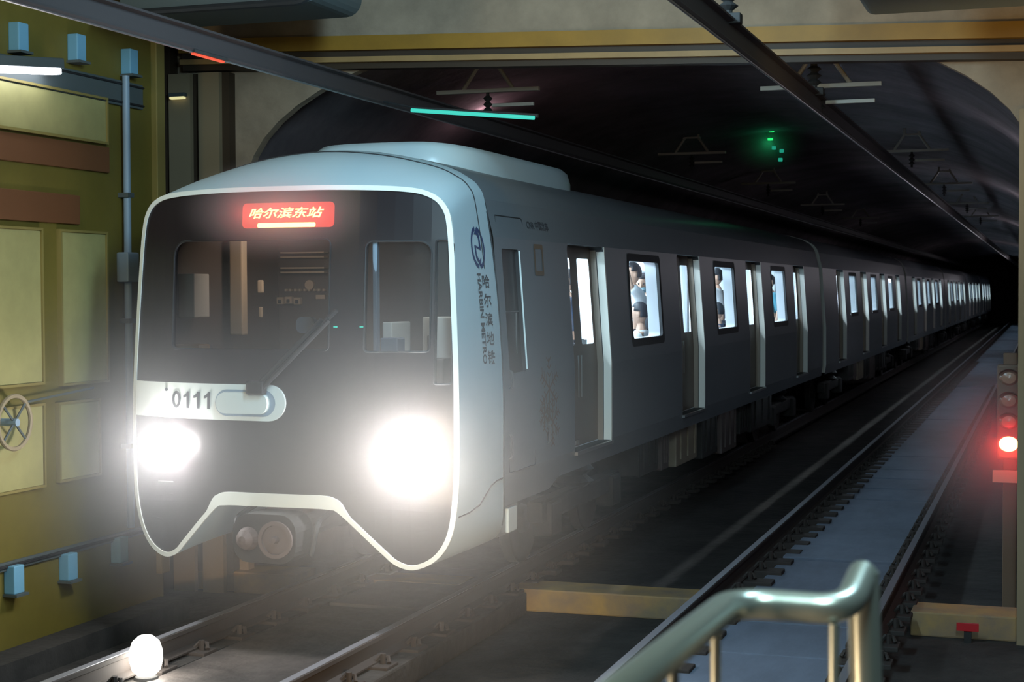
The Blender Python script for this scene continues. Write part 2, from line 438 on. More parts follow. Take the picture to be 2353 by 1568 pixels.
# ------------------------------------------------------------------ overhead conductor rails and hangers
def conductor(x, label, y0, y1):
    o = empty('overhead_conductor_rail', (x, 0, 0)); tag(o, label, 'overhead rail', 'overhead conductor rails')
    P = [(-.055, .16), (.055, .16), (.055, .145), (.012, .135), (.016, .03), (.024, .015), (.012, 0), (-.012, 0), (-.024, .015), (-.016, .03), (-.012, .135), (-.055, .145)]
    bm = B(); prism(bm, P, lambda u, v, a: (u, a, 4.20+v), y0, y1); newobj('profile', bm, M['copper'], o)
    bm = B(); tube(bm, [(0, y0, 4.197), (0, y1, 4.197)], .010, 8); newobj('contact_wire', bm, M['steel'], o)
    return o
c1 = conductor(0.0, 'overhead conductor rail crossing the upper left above the train', -7, 130)
c2 = conductor(TX, 'overhead conductor rail running down the upper right over the empty track', -7, 130)
for y in (-3.5, 3.9, -0.2):
    bm = B(); box(bm, -.09, .09, y-.05, y+.05, 4.33, 4.40, .01); tube(bm, [(0, y, 4.39), (0, y, 4.62)], .03, 10)
    lathe(bm, [(.03, 4.42), (.07, 4.45), (.03, 4.48), (.07, 4.51), (.03, 4.54), (.07, 4.57), (.03, 4.60)], Matrix.Translation((0, y, 0)), 12)
    newobj('insulator_clamp', bm, M['dark'], c2)

def hanger_proto():
    h = empty('overhead_hanger'); 
    bm = B(); box(bm, -.56, .56, -.03, .03, -.02, .02, .004); newobj('cross_bar', bm, M['galv'], h)
    for s in (-1, 1):
        bm = B(); tube(bm, [(s*.27, 0, .02), (s*.11, 0, .25), (s*.11, 0, .40)], .022, 8); newobj('leg', bm, M['galv'], h)
    bm = B(); box(bm, -.14, .14, -.04, .04, .24, .265); newobj('top_plate', bm, M['galv'], h)
    bm = B(); tube(bm, [(0, 0, -.02), (0, 0, -.26)], .018, 8)
    lathe(bm, [(.02, -.22), (.05, -.2), (.02, -.17), (.05, -.14), (.02, -.11), (.05, -.08), (.02, -.05)], None, 12); newobj('insulator', bm, M['dark'], h)
    bm = B(); box(bm, .05, .50, -.02, .02, -.17, -.135, .004); newobj('lower_bar', bm, M['galv'], h)
    return h
hp = hanger_proto()
HS = [(0.0, 4.85, 4.64, 'triangular overhead hanger directly above the teal streak'), (0.0, 14.8, 4.80, 'faint triangular overhead hanger between the teal streak and the green signal'),
      (0.0, 22.3, 4.79, 'triangular overhead hanger just below the green signal dots'), (0.0, 30.7, 4.77, 'overhead hanger over the train, fourth from the teal streak'),
      (0.0, 39.5, 4.80, 'farthest overhead hanger made out over the train'),
      (TX, 4.34, 4.47, 'bright triangular overhead hanger at the upper right, nearest over the empty track'), (TX, 14.9, 4.74, 'second overhead hanger along the empty track'),
      (TX, 23.2, 4.75, 'third overhead hanger along the empty track'), (TX, 33.0, 4.85, 'fourth overhead hanger along the empty track'), (TX, 42.0, 4.9, 'fifth and farthest overhead hanger along the empty track')]
for i, (x, y, z, lb) in enumerate(HS):
    h = hp if i == 0 else copy_tree(hp)
    h.location = (x, y, z); tag(h, lb, 'hanger', 'overhead line hangers in the tunnel')

# ================================================================== THE TRAIN
train = empty('metro_train')
tag(train, 'grey and white metro train with black front and lit windows coming out of the tunnel', 'train')

PROF = [(.78, 1.355), (.92, 1.375), (1.1, 1.40), (1.85, 1.40), (3.0, 1.322), (3.3, 1.25)]
def sx(z):
    if z <= PROF[0][0]: return PROF[0][1]
    for (z0, x0), (z1, x1) in zip(PROF, PROF[1:]):
        if z <= z1: return x0+(x1-x0)*(z-z0)/(z1-z0)
    return PROF[-1][1]
ROOF = [(1.25, 3.30), (1.215, 3.38), (1.15, 3.455), (1.0, 3.545), (.7, 3.635), (.35, 3.70), (0, 3.72)]
def side(off=0.0, y=0.0): return lambda u, v: (sx(v)+off, u+y, v)

def NY(x, z):
    a = min(abs(x)/1.37, 1.1)
    return .27*a**2.4+.055*max(0, z-1.6)**1.3+.09*max(0, .95-z)

RING = [(0, 3.365), (.5, 3.362), (.95, 3.345), (1.15, 3.305), (1.265, 3.21), (1.315, 3.04), (1.345, 2.6), (1.378, 1.9), (1.382, 1.3), (1.36, .92), (1.305, .70), (1.20, .56), (1.05, .497), (.92, .535), (.81, .635), (.53, .905), (.43, .945), (.2, .95), (0, .95)]
BODY = [(0, 3.72), (.5, 3.675), (.92, 3.57), (1.10, 3.485), (1.20, 3.40), (1.26, 3.24), (1.35, 2.6), (1.40, 1.85), (1.40, 1.2), (1.40, .88), (1.39, .72), (1.33, .60), (1.16, .54), (.96, .56), (.83, .65), (.53, .905), (.43, .945), (.2, .95), (0, .95)]
def closed(h): return h+[(-x, z) for x, z in h[-2:0:-1]]
def cr(P, n=5):
    out = []; N = len(P)
    for i in range(N):
        p0, p1, p2, p3 = (Vector(P[(i+k) % N]) for k in (-1, 0, 1, 2))
        for k in range(n):
            t = k/n
            out.append(.5*((2*p1)+(-p0+p2)*t+(2*p0-5*p1+4*p2-p3)*t*t+(-p0+3*p1-3*p2+p3)*t**3))
    return out
ring_o = cr(closed(RING)); body_o = cr(closed(BODY)); NR = len(ring_o)
def off_loop(L, wf):
    out = []
    for i, p in enumerate(L):
        t = (L[(i+1) % len(L)]-L[i-1]).normalized(); n = Vector((t.y, -t.x))
        out.append(p+n*wf(p))
    return out
def ring_w(p):
    if p.y < 1.0 and abs(p.x) < .45: return .10
    if p.y < .96 and abs(p.x) < .56: return .10-.06*(abs(p.x)-.45)/.11
    return .036
ring_i = off_loop(ring_o, ring_w)
NOSE_END = 1.22
def nose_pt(i, t):
    a, b = ring_o[i], body_o[i]; s = math.sin(t*PI/2)
    y0 = NY(a.x, a.y)
    return Vector((a.x+(b.x-a.x)*s, y0+(NOSE_END-y0)*t, a.y+(b.y-a.y)*s))
bm = B(); T = 12
rows = [[bm.verts.new(nose_pt(i, j/T)) for i in range(NR)] for j in range(T+1)]
for j in range(T):
    for i in range(NR): bm.faces.new((rows[j][i], rows[j][(i+1) % NR], rows[j+1][(i+1) % NR], rows[j+1][i]))
nose = newobj('nose_shell', bm, M['nose'], train, smooth=True)
tb = bmesh.new(); tb.from_mesh(nose.data); NB = BVHTree.FromBMesh(tb); tb.free()
def cheek(y, z, off=.004):
    h = NB.ray_cast(Vector((3, y, z)), Vector((-1, 0, 0)))
    return Vector((h[0].x+off, y, z)) if h[0] is not None else Vector((1.4, y, z))
# white outline
bm = B()
def fr(p, d): return (p.x, NY(p.x, p.y)+d, p.y)
A = [bm.verts.new(fr(p, -.012)) for p in ring_o]; C = [bm.verts.new(fr(p, -.012)) for p in ring_i]
A2 = [bm.verts.new(fr(p, .01)) for p in ring_o]; C2 = [bm.verts.new(fr(p, .03)) for p in ring_i]
for i in range(NR):
    k = (i+1) % NR
    bm.faces.new((A[i], A[k], C[k], C[i])); bm.faces.new((A[i], A2[i], A2[k], A[k])); bm.faces.new((C[i], C[k], C2[k], C2[i]))
newobj('face_outline', bm, M['white'], train, smooth=True)
# black face with windscreen openings
WS = rrect(-.945, .43, 2.13, 2.965, [.05, .12, .04, .03]); MD = rrect(.70, 1.175, 2.12, 2.94, [.09, .05, .03, .03])
RW = rrect(1.205, 1.325, 1.88, 2.95, [.05, .02, .02, .02])
gu = [-1.3+.13*i for i in range(21)]; gv = [.6+.2*i for i in range(14)]
bm = B(); patch(bm, [[(p.x, p.y) for p in off_loop(ring_i, lambda p: -.012)], WS, MD, RW], lambda u, v: (u, NY(u, v), v), gu, gv)
for lp in (WS, MD, RW): rim(bm, lp, lambda u, v: (u, NY(u, v), v), lambda u, v: (u, NY(u, v)+.05, v))
newobj('black_face', bm, M['mask'], train)
for nm, lp in (('windscreen', WS), ('front_door_window', MD), ('side_pane', RW)):
    bm = B(); patch(bm, [lp], lambda u, v: (u, NY(u, v)+.03, v), gu, gv); g = newobj(nm, bm, M['cabglass'], train)
    bm = B()
    for i in range(len(lp)):
        pass
    tube(bm, [(u, NY(u, v)-.002, v) for u, v in lp]+[(lp[0][0], NY(*lp[0])-.002, lp[0][1])], .008, 6, False)
    newobj('frame', bm, M['rubber'], g)
# number plate band
bm = B(); pl = [(-1.335, 1.60), (-1.335, 1.872)]+[(.10-.137+.137*math.cos(math.radians(a)), 1.733+.137*math.sin(math.radians(a))) for a in range(90, -91, -15)]
patch(bm, [pl], lambda u, v: (u, NY(u, v)-.022, v), gu); rim(bm, pl, lambda u, v: (u, NY(u, v)-.022, v), lambda u, v: (u, NY(u, v)+.01, v))
np_ = newobj('number_band', bm, M['white'], train)
bm = B(); pill = rrect(-.47, -.03, 1.652, 1.808, .07)
patch(bm, [pill], lambda u, v: (u, NY(u, v)-.065, v), gu)
rim(bm, pill, lambda u, v: (u, NY(u, v)-.065, v), lambda u, v: (u, NY(u, v)-.02, v))
newobj('hand_grip', bm, M['white'], np_)
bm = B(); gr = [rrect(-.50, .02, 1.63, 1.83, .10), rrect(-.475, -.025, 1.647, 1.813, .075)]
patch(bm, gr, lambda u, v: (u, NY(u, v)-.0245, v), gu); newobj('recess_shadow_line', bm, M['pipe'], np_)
nf = lambda u, v: (u, NY(u, v)-.026, v)
ell = lambda cx, cz, rx, rz: [(cx+rx*math.cos(2*PI*k/28), cz+rz*math.sin(2*PI*k/28)) for k in range(28)]
bm = B(); patch(bm, [ell(-.875, 1.742, .044, .066), ell(-.875, 1.742, .019, .043)], nf); dg0 = newobj('digit', bm, M['ink'], np_)
for cx in (-.775, -.675, -.575):
    bm = B(); patch(bm, [[(cx+.002, 1.678), (cx+.030, 1.678), (cx+.030, 1.807), (cx+.010, 1.807), (cx-.004, 1.788), (cx-.030, 1.774), (cx-.030, 1.756), (cx-.008, 1.760), (cx+.002, 1.768)]], nf); newobj('digit', bm, M['ink'], np_)
bm = B(); lathe(bm, [(.012, 0), (.012, .01)], Matrix.Translation((-.98, NY(-.98, 1.81)-.02, 1.815)) @ Matrix.Rotation(PI/2, 4, 'X'), 12); newobj('rivet', bm, M['ink'], np_)
# destination display
bm = B(); dd = rrect(-.30, .455, 3.05, 3.24, .035)
patch(bm, [dd], lambda u, v: (u, NY(u, v)-.012, v), gu); rim(bm, dd, lambda u, v: (u, NY(u, v)-.012, v), lambda u, v: (u, NY(u, v)+.01, v))
disp = newobj('destination_display', bm, M['ledred'], train)
bm = B(); text_bm(bm, '哈尔滨东站', lambda u, v: (u+.07, NY(u+.07, v+3.163)-.018, v+3.163), .080, .62, .32, bold=.014); newobj('display_characters', bm, M['ledtext'], disp)
bm = B(); patch(bm, [rrect(-.165, .315, 3.053, 3.087, .012)], lambda u, v: (u, NY(u, v)-.018, v), gu); newobj('display_line', bm, M['ledtext'], disp)
for gx in (-.22, .08, .38):
    l = light('display_glow', 'POINT', (gx, -.07, 3.16), 1.3, (1, .07, .08), radius=.08); l.parent = train
# headlights
for s, cx, cz in ((-1, -.965, 1.385), (1, 1.10, 1.365)):
    y = NY(cx, cz); Mx = Matrix.Translation((cx, y-.004, cz)) @ Matrix.Rotation(PI/2, 4, 'X') @ Matrix.Diagonal((1.15, 1, 1, 1))
    bm = B(); lathe(bm, [(.16, -.01), (.16, .012), (.138, .02), (.132, .012)], Mx, 32); hl = newobj('headlight', bm, M['steel'], train, smooth=True)
    bm = B(); lathe(bm, [(.13, .006), (.115, .028), (.07, .042), (.0005, .048)], Mx, 32); newobj('lens', bm, M['headlens'], hl, smooth=True)
    p = light('headlight_beam', 'POINT', (cx+(.03 if s > 0 else .07), y-.10, cz), 130 if s > 0 else 66, (1, .97, .95), radius=.10); p.parent = train
    bm = B(); tube(bm, [(cx-.1, y-.005, cz-.29), (cx+.1, y-.005, cz-.29)], .006, 6); newobj('trim_line', bm, M['steel'], hl)
# wiper
bm = B()
for d in (0, .055):
    tube(bm, [(-.13+d, NY(0, 1.85)-.07, 1.84), (.10+d, NY(.1, 2.1)-.07, 2.06), (.40+d, NY(.4, 2.36)-.05, 2.36)], .020, 8)
wp = newobj('wiper', bm, M['rubber'], train)
bm = B(); tube(bm, [(.02, -.035, 1.98), (.50, NY(.5, 2.4)-.02, 2.43)], .018, 6); newobj('blade', bm, M['rubber'], wp)
bm = B(); box(bm, -.19, -.05, -.095, -.01, 1.80, 1.90, .015); newobj('pivot', bm, M['rubber'], wp)
# cab interior
bm = B(); box(bm, -1.25, 1.25, 2.55, 2.6, 1.1, 3.2); box(bm, -1.27, -1.25, .55, 2.55, 1.1, 3.2); box(bm, 1.235, 1.25, .50, 2.55, 1.1, 3.2); box(bm, -1.25, 1.25, .6, 2.55, 3.1, 3.12); cab = newobj('cab_partition', bm, M['cabwall'], train)
for nm, x0, x1, y0, y1, z0, z1, m in (('cream_post', -1.16, -1.04, 1.45, 1.55, 2.2, 3.08, 'cabcream'), ('grey_cabinet', -1.25, -1.10, .75, 1.0, 2.36, 2.72, 'cabwhite'), ('switch_plate', -1.25, -1.22, 1.02, 1.14, 2.55, 2.66, 'cabcream'),
                               ('switch_plate', -1.25, -1.22, 1.02, 1.14, 2.43, 2.48, 'cabcream'), ('signal_strip', -.92, -.87, 1.5, 1.53, 2.56, 2.67, 'cabcream'), ('signal_strip', -.91, -.88, 1.5, 1.53, 2.35, 2.44, 'cabcream'),
                               ('side_cabinet', .96, 1.22, .60, 1.0, 1.80, 2.37, 'cabwhite'), ('cabinet_recess', 1.0, 1.07, .59, .62, 1.98, 2.23, 'cabwall'), ('side_cabinet', .62, .70, .62, 1.0, 1.8, 2.33, 'cabwhite'),
                               ('door_edge', .74, .775, .16, .22, 2.10, 2.95, 'pipe'), ('door_edge', 1.165, 1.18, .28, .34, 2.10, 2.95, 'cabcream'), ('door_ledge', .76, .90, .25, .40, 2.10, 2.22, 'pipe'),
                               ('dashboard', -1.2, 1.2, .42, .95, 1.35, 2.06, 'cabwall'), ('yellow_edge', -1.20, -.92, .50, .68, 2.09, 2.15, 'gold')):
    bm = B(); box(bm, x0, x1, y0, y1, z0, z1, .01); newobj(nm, bm, M[m], cab)
for i, (x, z) in enumerate(((-1.214, 2.485), (-1.129, 2.49), (-1.041, 2.482))):
    bm = B(); box(bm, x-.035, x+.035, 2.50, 2.55, z-.03, z+.035, .006); newobj('dial', bm, M['cabcream'], cab)
    bm = B(); box(bm, x-.014, x+.014, 2.49, 2.52, z-.02, z+.012, .004); newobj('dial_face', bm, M['rubber'], cab)
for i in range(9):
    bm = B(); box(bm, -1.16+.048*i-.010, -1.16+.048*i+.010, 2.51, 2.55, 2.575, 2.595); newobj('switch', bm, M['cabcream'], cab)
bm = B(); lathe(bm, [(.045, 0), (.045, .03), (.03, .03)], Matrix.Translation((-.925, 2.55, 2.632)) @ Matrix.Rotation(PI/2, 4, 'X'), 16); newobj('round_gauge', bm, M['cabcream'], cab)
bm = B(); box(bm, -.86, -.77, 2.52, 2.55, 2.50, 2.54, .004); newobj('switch_plate', bm, M['cabcream'], cab)
bm = B(); prism(bm, rrect(-.14, .02, 2.24, 2.37, .05), lambda u, v, a: (u, a, v), .66, .72); newobj('driver_screen', bm, M['pipe'], cab)
for z in (2.74, 2.78, 2.88, 2.92):
    bm = B(); box(bm, -1.18, -.74, 2.45, 2.55, z, z+.014); newobj('shelf', bm, M['cabcream'], cab)
l = light('cab_side_fill', 'AREA', (.95, .50, 2.85), 2.0, (.95, 1, .95), (1.08, .7, 2.2), .15, .15); l.parent = train  # added to brighten the white side cabinet
l = light('cab_lamp', 'AREA', (-.5, 1.3, 3.08), 10, (1, .80, .66), (-.9, 2.0, 2.2), .3, .3); l.parent = train
for x, z in ((.47, 2.30), (.67, 2.30)):
    bm = B(); box(bm, x, x+.028, NY(x, z)-.006, NY(x, z)+.01, z, z+.012); newobj('indicator_lamp', bm, M['teal'], train)
# coupler
bm = B(); cp = rrect(-.27, .25, .55, .915, .13); prism(bm, cp, lambda u, v, a: (u, a, v), -.16, .12)
cpl = newobj('coupler', bm, M['dark'], train)
bm = B(); lathe(bm, [(.14, 0), (.14, .02), (.11, .02), (.105, -.02), (.03, -.01), (.02, .05)], Matrix.Translation((.09, -.165, .73)) @ Matrix.Rotation(PI/2, 4, 'X'), 24); newobj('coupler_cup', bm, M['brownbox'], cpl)
bm = B(); lathe(bm, [(.09, 0), (.07, .06), (.03, .10), (.0005, .11)], Matrix.Translation((-.14, -.165, .73)) @ Matrix.Rotation(PI/2, 4, 'X'), 24); newobj('coupler_cone', bm, M['brownbox'], cpl)
bm = B(); tube(bm, [(0, .1, .73), (0, 1.6, .75)], .09, 12); newobj('drawbar', bm, M['dark'], cpl)
for x in (-.33, .36):
    bm = B(); tube(bm, bend([(x, .35, .92), (x, -.02, .85), (x*.85, -.02, .6)], .1), .022, 8); newobj('hose', bm, M['rubber'], cpl)
# seams on the nose
bm = B()
tube(bm, [nose_pt(i % NR, .72)+Vector((0, 0, .002)) for i in range(-29, 30)], .006, 6)
tube(bm, [(cheek(NOSE_END-.005, z, .0)) for z in [.70+.1*k for k in range(26)]], .010, 6)
tube(bm, [cheek(y, z, .001) for y, z in ((.30, .885), (.50, .895), (.68, .93), (.80, .99), (.92, 1.05), (1.05, 1.075), (1.2, 1.08))], .006, 6)
newobj('panel_seam', bm, M['seam'], train)
# emblem and lettering on the cheek
def ck(yc, zc): return lambda u, v: cheek(yc+u, zc+v)
bm = B(); W_, H_ = .155, .165
def arc(r0, r1, a0, a1, n=14):
    o = [(r1*W_*math.cos(math.radians(a0+(a1-a0)*k/n)), r1*H_*math.sin(math.radians(a0+(a1-a0)*k/n))) for k in range(n+1)]
    i = [(r0*W_*math.cos(math.radians(a0+(a1-a0)*k/n)), r0*H_*math.sin(math.radians(a0+(a1-a0)*k/n))) for k in range(n, -1, -1)]
    return o+i
cu = [-.12, -.06, 0, .06, .12]
f = ck(.87, 2.905)
patch(bm, [arc(.80, 1, 100, 262)], f, cu); patch(bm, [arc(.80, 1, -80, 82)], f, cu)
for a in ([(-.35, .62), (.1, .95), (.42, .55), (.42, -.02), (.2, -.02), (.2, .45), (0, .62)], [(-.5, .12), (.42, -.02), (.42, -.12), (-.28, .0), (-.28, -.35), (-.5, -.2)],
          [(-.5, -.15), (-.28, -.35), (0, -.6), (.35, -.45), (.1, -.95), (-.12, -.72), (-.42, -.5)]):
    patch(bm, [[(u*W_, v*H_) for u, v in a]], f, cu)
newobj('emblem', bm, M['inkblue'], train)
bm = B()
for k, chx in enumerate('哈尔滨地铁'):
    text_bm(bm, chx, ck(.965, 2.645-.148*k), .105, .17, cuts=2, bold=.012)
newobj('line_name_characters', bm, M['ink'], train)
bm = B(); text_bm(bm, 'HARBIN METRO', lambda u, v: cheek(.82+v, 2.355-u), .085, .70, cuts=4, bold=.02); newobj('line_name_latin', bm, M['ink'], train)

# ---- carriage side panels
DOORS = [3.88+4.54*k for k in range(4)]; WINS = [6.15+4.54*k for k in range(3)]
DH, WH = .635, .73
zc = [p[0] for p in PROF[1:-1]]+[1.5, 2.4, 2.7]
door_loop = rrect(-DH, DH, 1.085, 3.0, [.07, .07, .01, .01]); win_loop = rrect(-WH, WH, 2.0, 2.94, .05)
def mv(lp, y): return [(u+y, v) for u, v in lp]
def side_panel(name, outline, holes, parent, m=None, mirror=False):
    bm = B(); patch(bm, [outline]+holes, side(), [], zc)
    if mirror:
        for v in bm.verts: v.co.x = -v.co.x
    return newobj(name, bm, m or M['body'], parent)
Y1 = 20.2
cabdoor = rrect(1.36, 2.05, 1.10, 3.18, .03); cabwin = rrect(1.40, 1.82, 1.90, 2.91, .02)
out1 = [(NOSE_END, .83), (2.55, .83), (2.80, .915), (Y1, .915), (Y1, 3.3), (NOSE_END, 3.3)]
side_panel('carriage_side', out1, [cabwin]+[mv(door_loop, y) for y in DOORS]+[mv(win_loop, y) for y in WINS], train)
side_panel('carriage_side', out1, [], train, mirror=True)
def roof(y0, y1):
    bm = B(); P = ROOF+[(-x, z) for x, z in ROOF[-2::-1]]
    a = [bm.verts.new((x, y0, z)) for x, z in P]; b = [bm.verts.new((x, y1, z)) for x, z in P]
    for i in range(len(P)-1): bm.faces.new((a[i], a[i+1], b[i+1], b[i]))
    return bm
newobj('carriage_roof', roof(NOSE_END, Y1), M['body'], train, smooth=True)
def endwall(y, t=.03):
    P = [(-sx(z), z) for z in (.95, 1.1, 1.85, 3.0)]+[(-x, z) for x, z in ROOF]+[(x, z) for x, z in ROOF[-2::-1]]+[(sx(z), z) for z in (3.0, 1.85, 1.1, .95)]
    bm = B(); prism(bm, P, lambda u, v, a: (u, a, v), y, y+t); return bm
# roof pod
def pod(bm, cy, hl, hw, z0, z1):
    rows = []
    for sc, z in ((1, z0), (1, z0+(z1-z0)*.45), (.965, z0+(z1-z0)*.8), (.90, z1-.012), (.80, z1), (.4, z1+.012)):
        row = []
        for k in range(48):
            a = 2*PI*k/48; ca, sa = math.cos(a), math.sin(a); e = .45
            row.append(bm.verts.new((hw*sc*math.copysign(abs(ca)**e, ca), cy+hl*(1-(1-sc)*hw/hl)*math.copysign(abs(sa)**e, sa), z-.04*(abs(ca)**2))))
        rows.append(row)
    for i in range(len(rows)-1):
        for k in range(48): bm.faces.new((rows[i][k], rows[i][(k+1) % 48], rows[i+1][(k+1) % 48], rows[i+1][k]))
    bm.faces.new(rows[-1]); return bm
newobj('roof_fairing', pod(B(), 3.75, 1.85, .86, 3.56, 3.865), M['nose'], train, smooth=True)

def interior(y0, y1):
    bm = B()
    box(bm, -1.27, 1.27, y0, y1, 1.04, 1.09)                       # floor
    box(bm, -1.25, 1.20, y0, y1, 3.16, 3.2)                        # ceiling
    box(bm, -1.27, -1.24, y0, y1, 1.09, 3.16)
    box(bm, -1.2, 1.2, y1-.03, y1, 1.09, 3.16); box(bm, -1.2, 1.2, y0, y0+.03, 1.09, 3.16)
    return bm
newobj('carriage_lining', interior(2.62, Y1-.05), M['liner'], train)
def strips(y0, y1):
    bm = B()
    for x in (-.5, .55):
        y = y0
        while y < y1-1: box(bm, x-.09, x+.09, y, min(y+2.2, y1-.1), 3.12, 3.15); y += 2.4
    return bm
newobj('ceiling_light', strips(2.9, Y1-.3), M['inlight'], train)
def poles(y0):
    bm = B()
    for k in range(4):
        for dy in (-.75, .75): tube(bm, [(.80, y0+4.54*k+dy, 1.09), (.80, y0+4.54*k+dy, 3.14)], .018, 8)
    tube(bm, [(.80, y0-.9, 2.95), (.80, y0+4.54*3+.9, 2.95)], .016, 8)
    return bm
newobj('grab_pole', poles(DOORS[0]), M['steel'], train)

# door prototype (local y about its centre)
D = .135
def door_proto():
    d = empty('passenger_door'); d.parent = train
    bm = B()
    for s in (-1, 1):
        pass
    half = [rrect(.0, DH+.02, 1.07, 3.02, .001), rrect(.12, DH-.10, 2.05, 2.88, .03)]
    leafs = []
    for s in (-1, 1):
        bm = B(); fn = lambda u, v, s=s: (sx(v)-D, s*u, v)
        patch(bm, half, fn, [], zc); lf = newobj('door_leaf', bm, M['leaf'], d)
        bm = B(); patch(bm, [rrect(.11, DH-.09, 2.04, 2.89, .03)], lambda u, v, s=s: (sx(v)-D-.012, s*u, v), [], [2.4]); newobj('pane', bm, M['glass'], lf)
        bm = B(); box(bm, sx(1.95)-D-.001, sx(1.95)-D+.012, s*.05-.008, s*.05+.008, 1.55, 1.95); newobj('edge_handle', bm, M['steel'], lf)
    # jamb facing the camera: outer white flange, inner steel strip
    zz = [1.085, 1.2, 1.5, 1.85, 2.2, 2.6, 2.93, 3.0]
    def strip(x0, x1, y, m, nm, thick):
        bm = B()
        for a, b in zip(zz, zz[1:]):
            q = [(sx(a)+x0, y, a), (sx(a)+x1, y, a), (sx(b)+x1, y, b), (sx(b)+x0, y, b)]
            bm.faces.new([bm.verts.new(p) for p in q])
            if thick:
                q = [(sx(a)+x1, y, a), (sx(b)+x1, y, b), (sx(b)+x1, y+thick, b), (sx(a)+x1, y+thick, a)]
                bm.faces.new([bm.verts.new(p) for p in q])
        bmesh.ops.remove_doubles(bm, verts=bm.verts, dist=1e-5)
        return newobj(nm, bm, m, d)
    strip(-.072, .006, DH-.004, M['jamb'], 'door_flange', .03)
    strip(-D, -.078, DH-.012, M['jamb2'], 'door_post', 0)
    strip(-D, 0, -DH+.001, M['jamb2'], 'door_post', 0)
    bm = B(); lo = rrect(-DH, DH, 1.085, 3.0, [.07, .07, .01, .01])
    rim(bm, lo, lambda u, v: (sx(v), u, v), lambda u, v: (sx(v)-D, u, v)); newobj('door_surround', bm, M['seam'], d)
    bm = B(); box(bm, sx(1.08)-.02, sx(1.08)+.03, -DH, DH, 1.055, 1.085); newobj('sill_step', bm, M['steel'], d)
    bm = B()
    for s in (-.22, -.12): box(bm, sx(1.15)-D, sx(1.15)-D+.02, s-.02, s+.02, 1.11, 1.15)
    newobj('floor_catch', bm, M['steel'], d)
    return d
dp = door_proto()
def win_proto():
    bm = B(); f = [rrect(-WH-.02, WH+.02, 1.98, 2.96, .07), rrect(-WH+.06, WH-.06, 2.06, 2.88, .05)]
    patch(bm, f, side(.004), [], [2.4]); rim(bm, f[1], side(.004), side(-.03))
    o = newobj('passenger_window', bm, M['rubber'], train)
    bm = B(); patch(bm, [rrect(-WH+.05, WH-.05, 2.05, 2.89, .05)], side(-.02), [], [2.4]); newobj('pane', bm, M['glass'], o)
    bm = B(); rim(bm, rrect(-WH+.055, WH-.055, 2.055, 2.885, .05), side(-.031), side(-.16)); newobj('reveal', bm, M['liner'], o)
    return o
wpn = win_proto()
first_d = first_w = True
CARLEN, PITCHY = 19.0, 19.545
for c in range(6):
    for k in range(4):
        o = dp if first_d else copy_tree(dp, train); first_d = False
        o.location = (0, DOORS[k]+PITCHY*c, 0)
    for k in range(3):
        o = wpn if first_w else copy_tree(wpn, train); first_w = False
        o.location = (0, WINS[k]+PITCHY*c, 0)

# the other carriages: 0 .. 19.0 local
S2 = 20.70                                     # front end of the second carriage
ly = lambda y: y+PITCHY-S2
out2 = [(0, .915), (CARLEN, .915), (CARLEN, 3.3), (0, 3.3)]
cs = side_panel('carriage_side', out2, [mv(door_loop, ly(y)) for y in DOORS]+[mv(win_loop, ly(y)) for y in WINS], train)
csl = side_panel('carriage_side', out2, [], train, mirror=True)
crf = newobj('carriage_roof', roof(0, CARLEN), M['body'], train, smooth=True)
cin = newobj('carriage_lining', interior(.05, CARLEN-.05), M['liner'], train)
cli = newobj('ceiling_light', strips(.3, CARLEN-.3), M['inlight'], train)
cpo = newobj('grab_pole', poles(ly(DOORS[0])), M['steel'], train)
cew = newobj('end_wall', endwall(0), M['jamb'], train)
cew2 = newobj('end_wall', endwall(CARLEN-.03), M['body'], train)
gb = B()
for k in range(5): box(gb, -.75, .75, -.50+.1*k, -.44+.1*k, 1.1, 3.2, .02)
cga = newobj('gangway_bellows', gb, M['rubber'], train)
for c in range(5):
    for o in (cs, csl, crf, cin, cli, cpo, cew, cew2, cga):
        q = o if c == 0 else o.copy()
        if c: COL.objects.link(q)
        q.location = (0, S2+PITCHY*c, 0)
newobj('end_wall', endwall(Y1-.03), M['body'], train)

# cab side door, vents, builder lettering, ornament on the first side panel
bm = B(); lp = mv(rrect(-.21, .21, 1.90, 2.91, .02), 1.61)
patch(bm, [lp], side(-.03), [], [2.4]); cw = newobj('cab_side_window', bm, M['mask'], train)
bm = B(); rim(bm, lp, side(.0), side(-.03)); newobj('frame', bm, M['rubber'], cw)
bm = B()
for a, b in ((1.92, 2.4), (2.4, 2.9)):
    q = [(sx(a)+.012, 1.835, a), (sx(b)+.012, 1.835, b), (sx(b)-.035, 1.825, b), (sx(a)-.035, 1.825, a)]; bm.faces.new([bm.verts.new(p) for p in q])
    q = [(sx(a)+.012, 1.835, a), (sx(b)+.012, 1.835, b), (sx(b)+.001, 1.86, b), (sx(a)+.001, 1.86, a)]; bm.faces.new([bm.verts.new(p) for p in q])
newobj('bright_edge', bm, M['white'], cw)
bm = B(); box(bm, sx(2.4)-.03, sx(2.4)-.02, 1.42, 1.80, 2.395, 2.405); box(bm, sx(2.2)-.03, sx(2.2)-.02, 1.70, 1.71, 1.92, 2.39); newobj('window_bar', bm, M['steel'], cw)
bm = B(); cd = cabdoor+[cabdoor[0]]
tube(bm, [(sx(v)+.001, u, v) for u, v in cd], .005, 5, False); newobj('cab_door_seam', bm, M['seam'], train)
for z0, z1, y in ((1.78, 1.93, 1.35), (1.22, 1.42, 1.33), (1.25, 1.42, 2.35)):
    bm = B()
    for dy in (0, .035): tube(bm, [(sx(z0)+.012, y+dy, z0), (sx(z0)+.03, y+dy, z0+.02), (sx(z1)+.03, y+dy, z1-.02), (sx(z1)+.012, y+dy, z1)], .007, 6)
    newobj('grab_rail', bm, M['steel'], train)
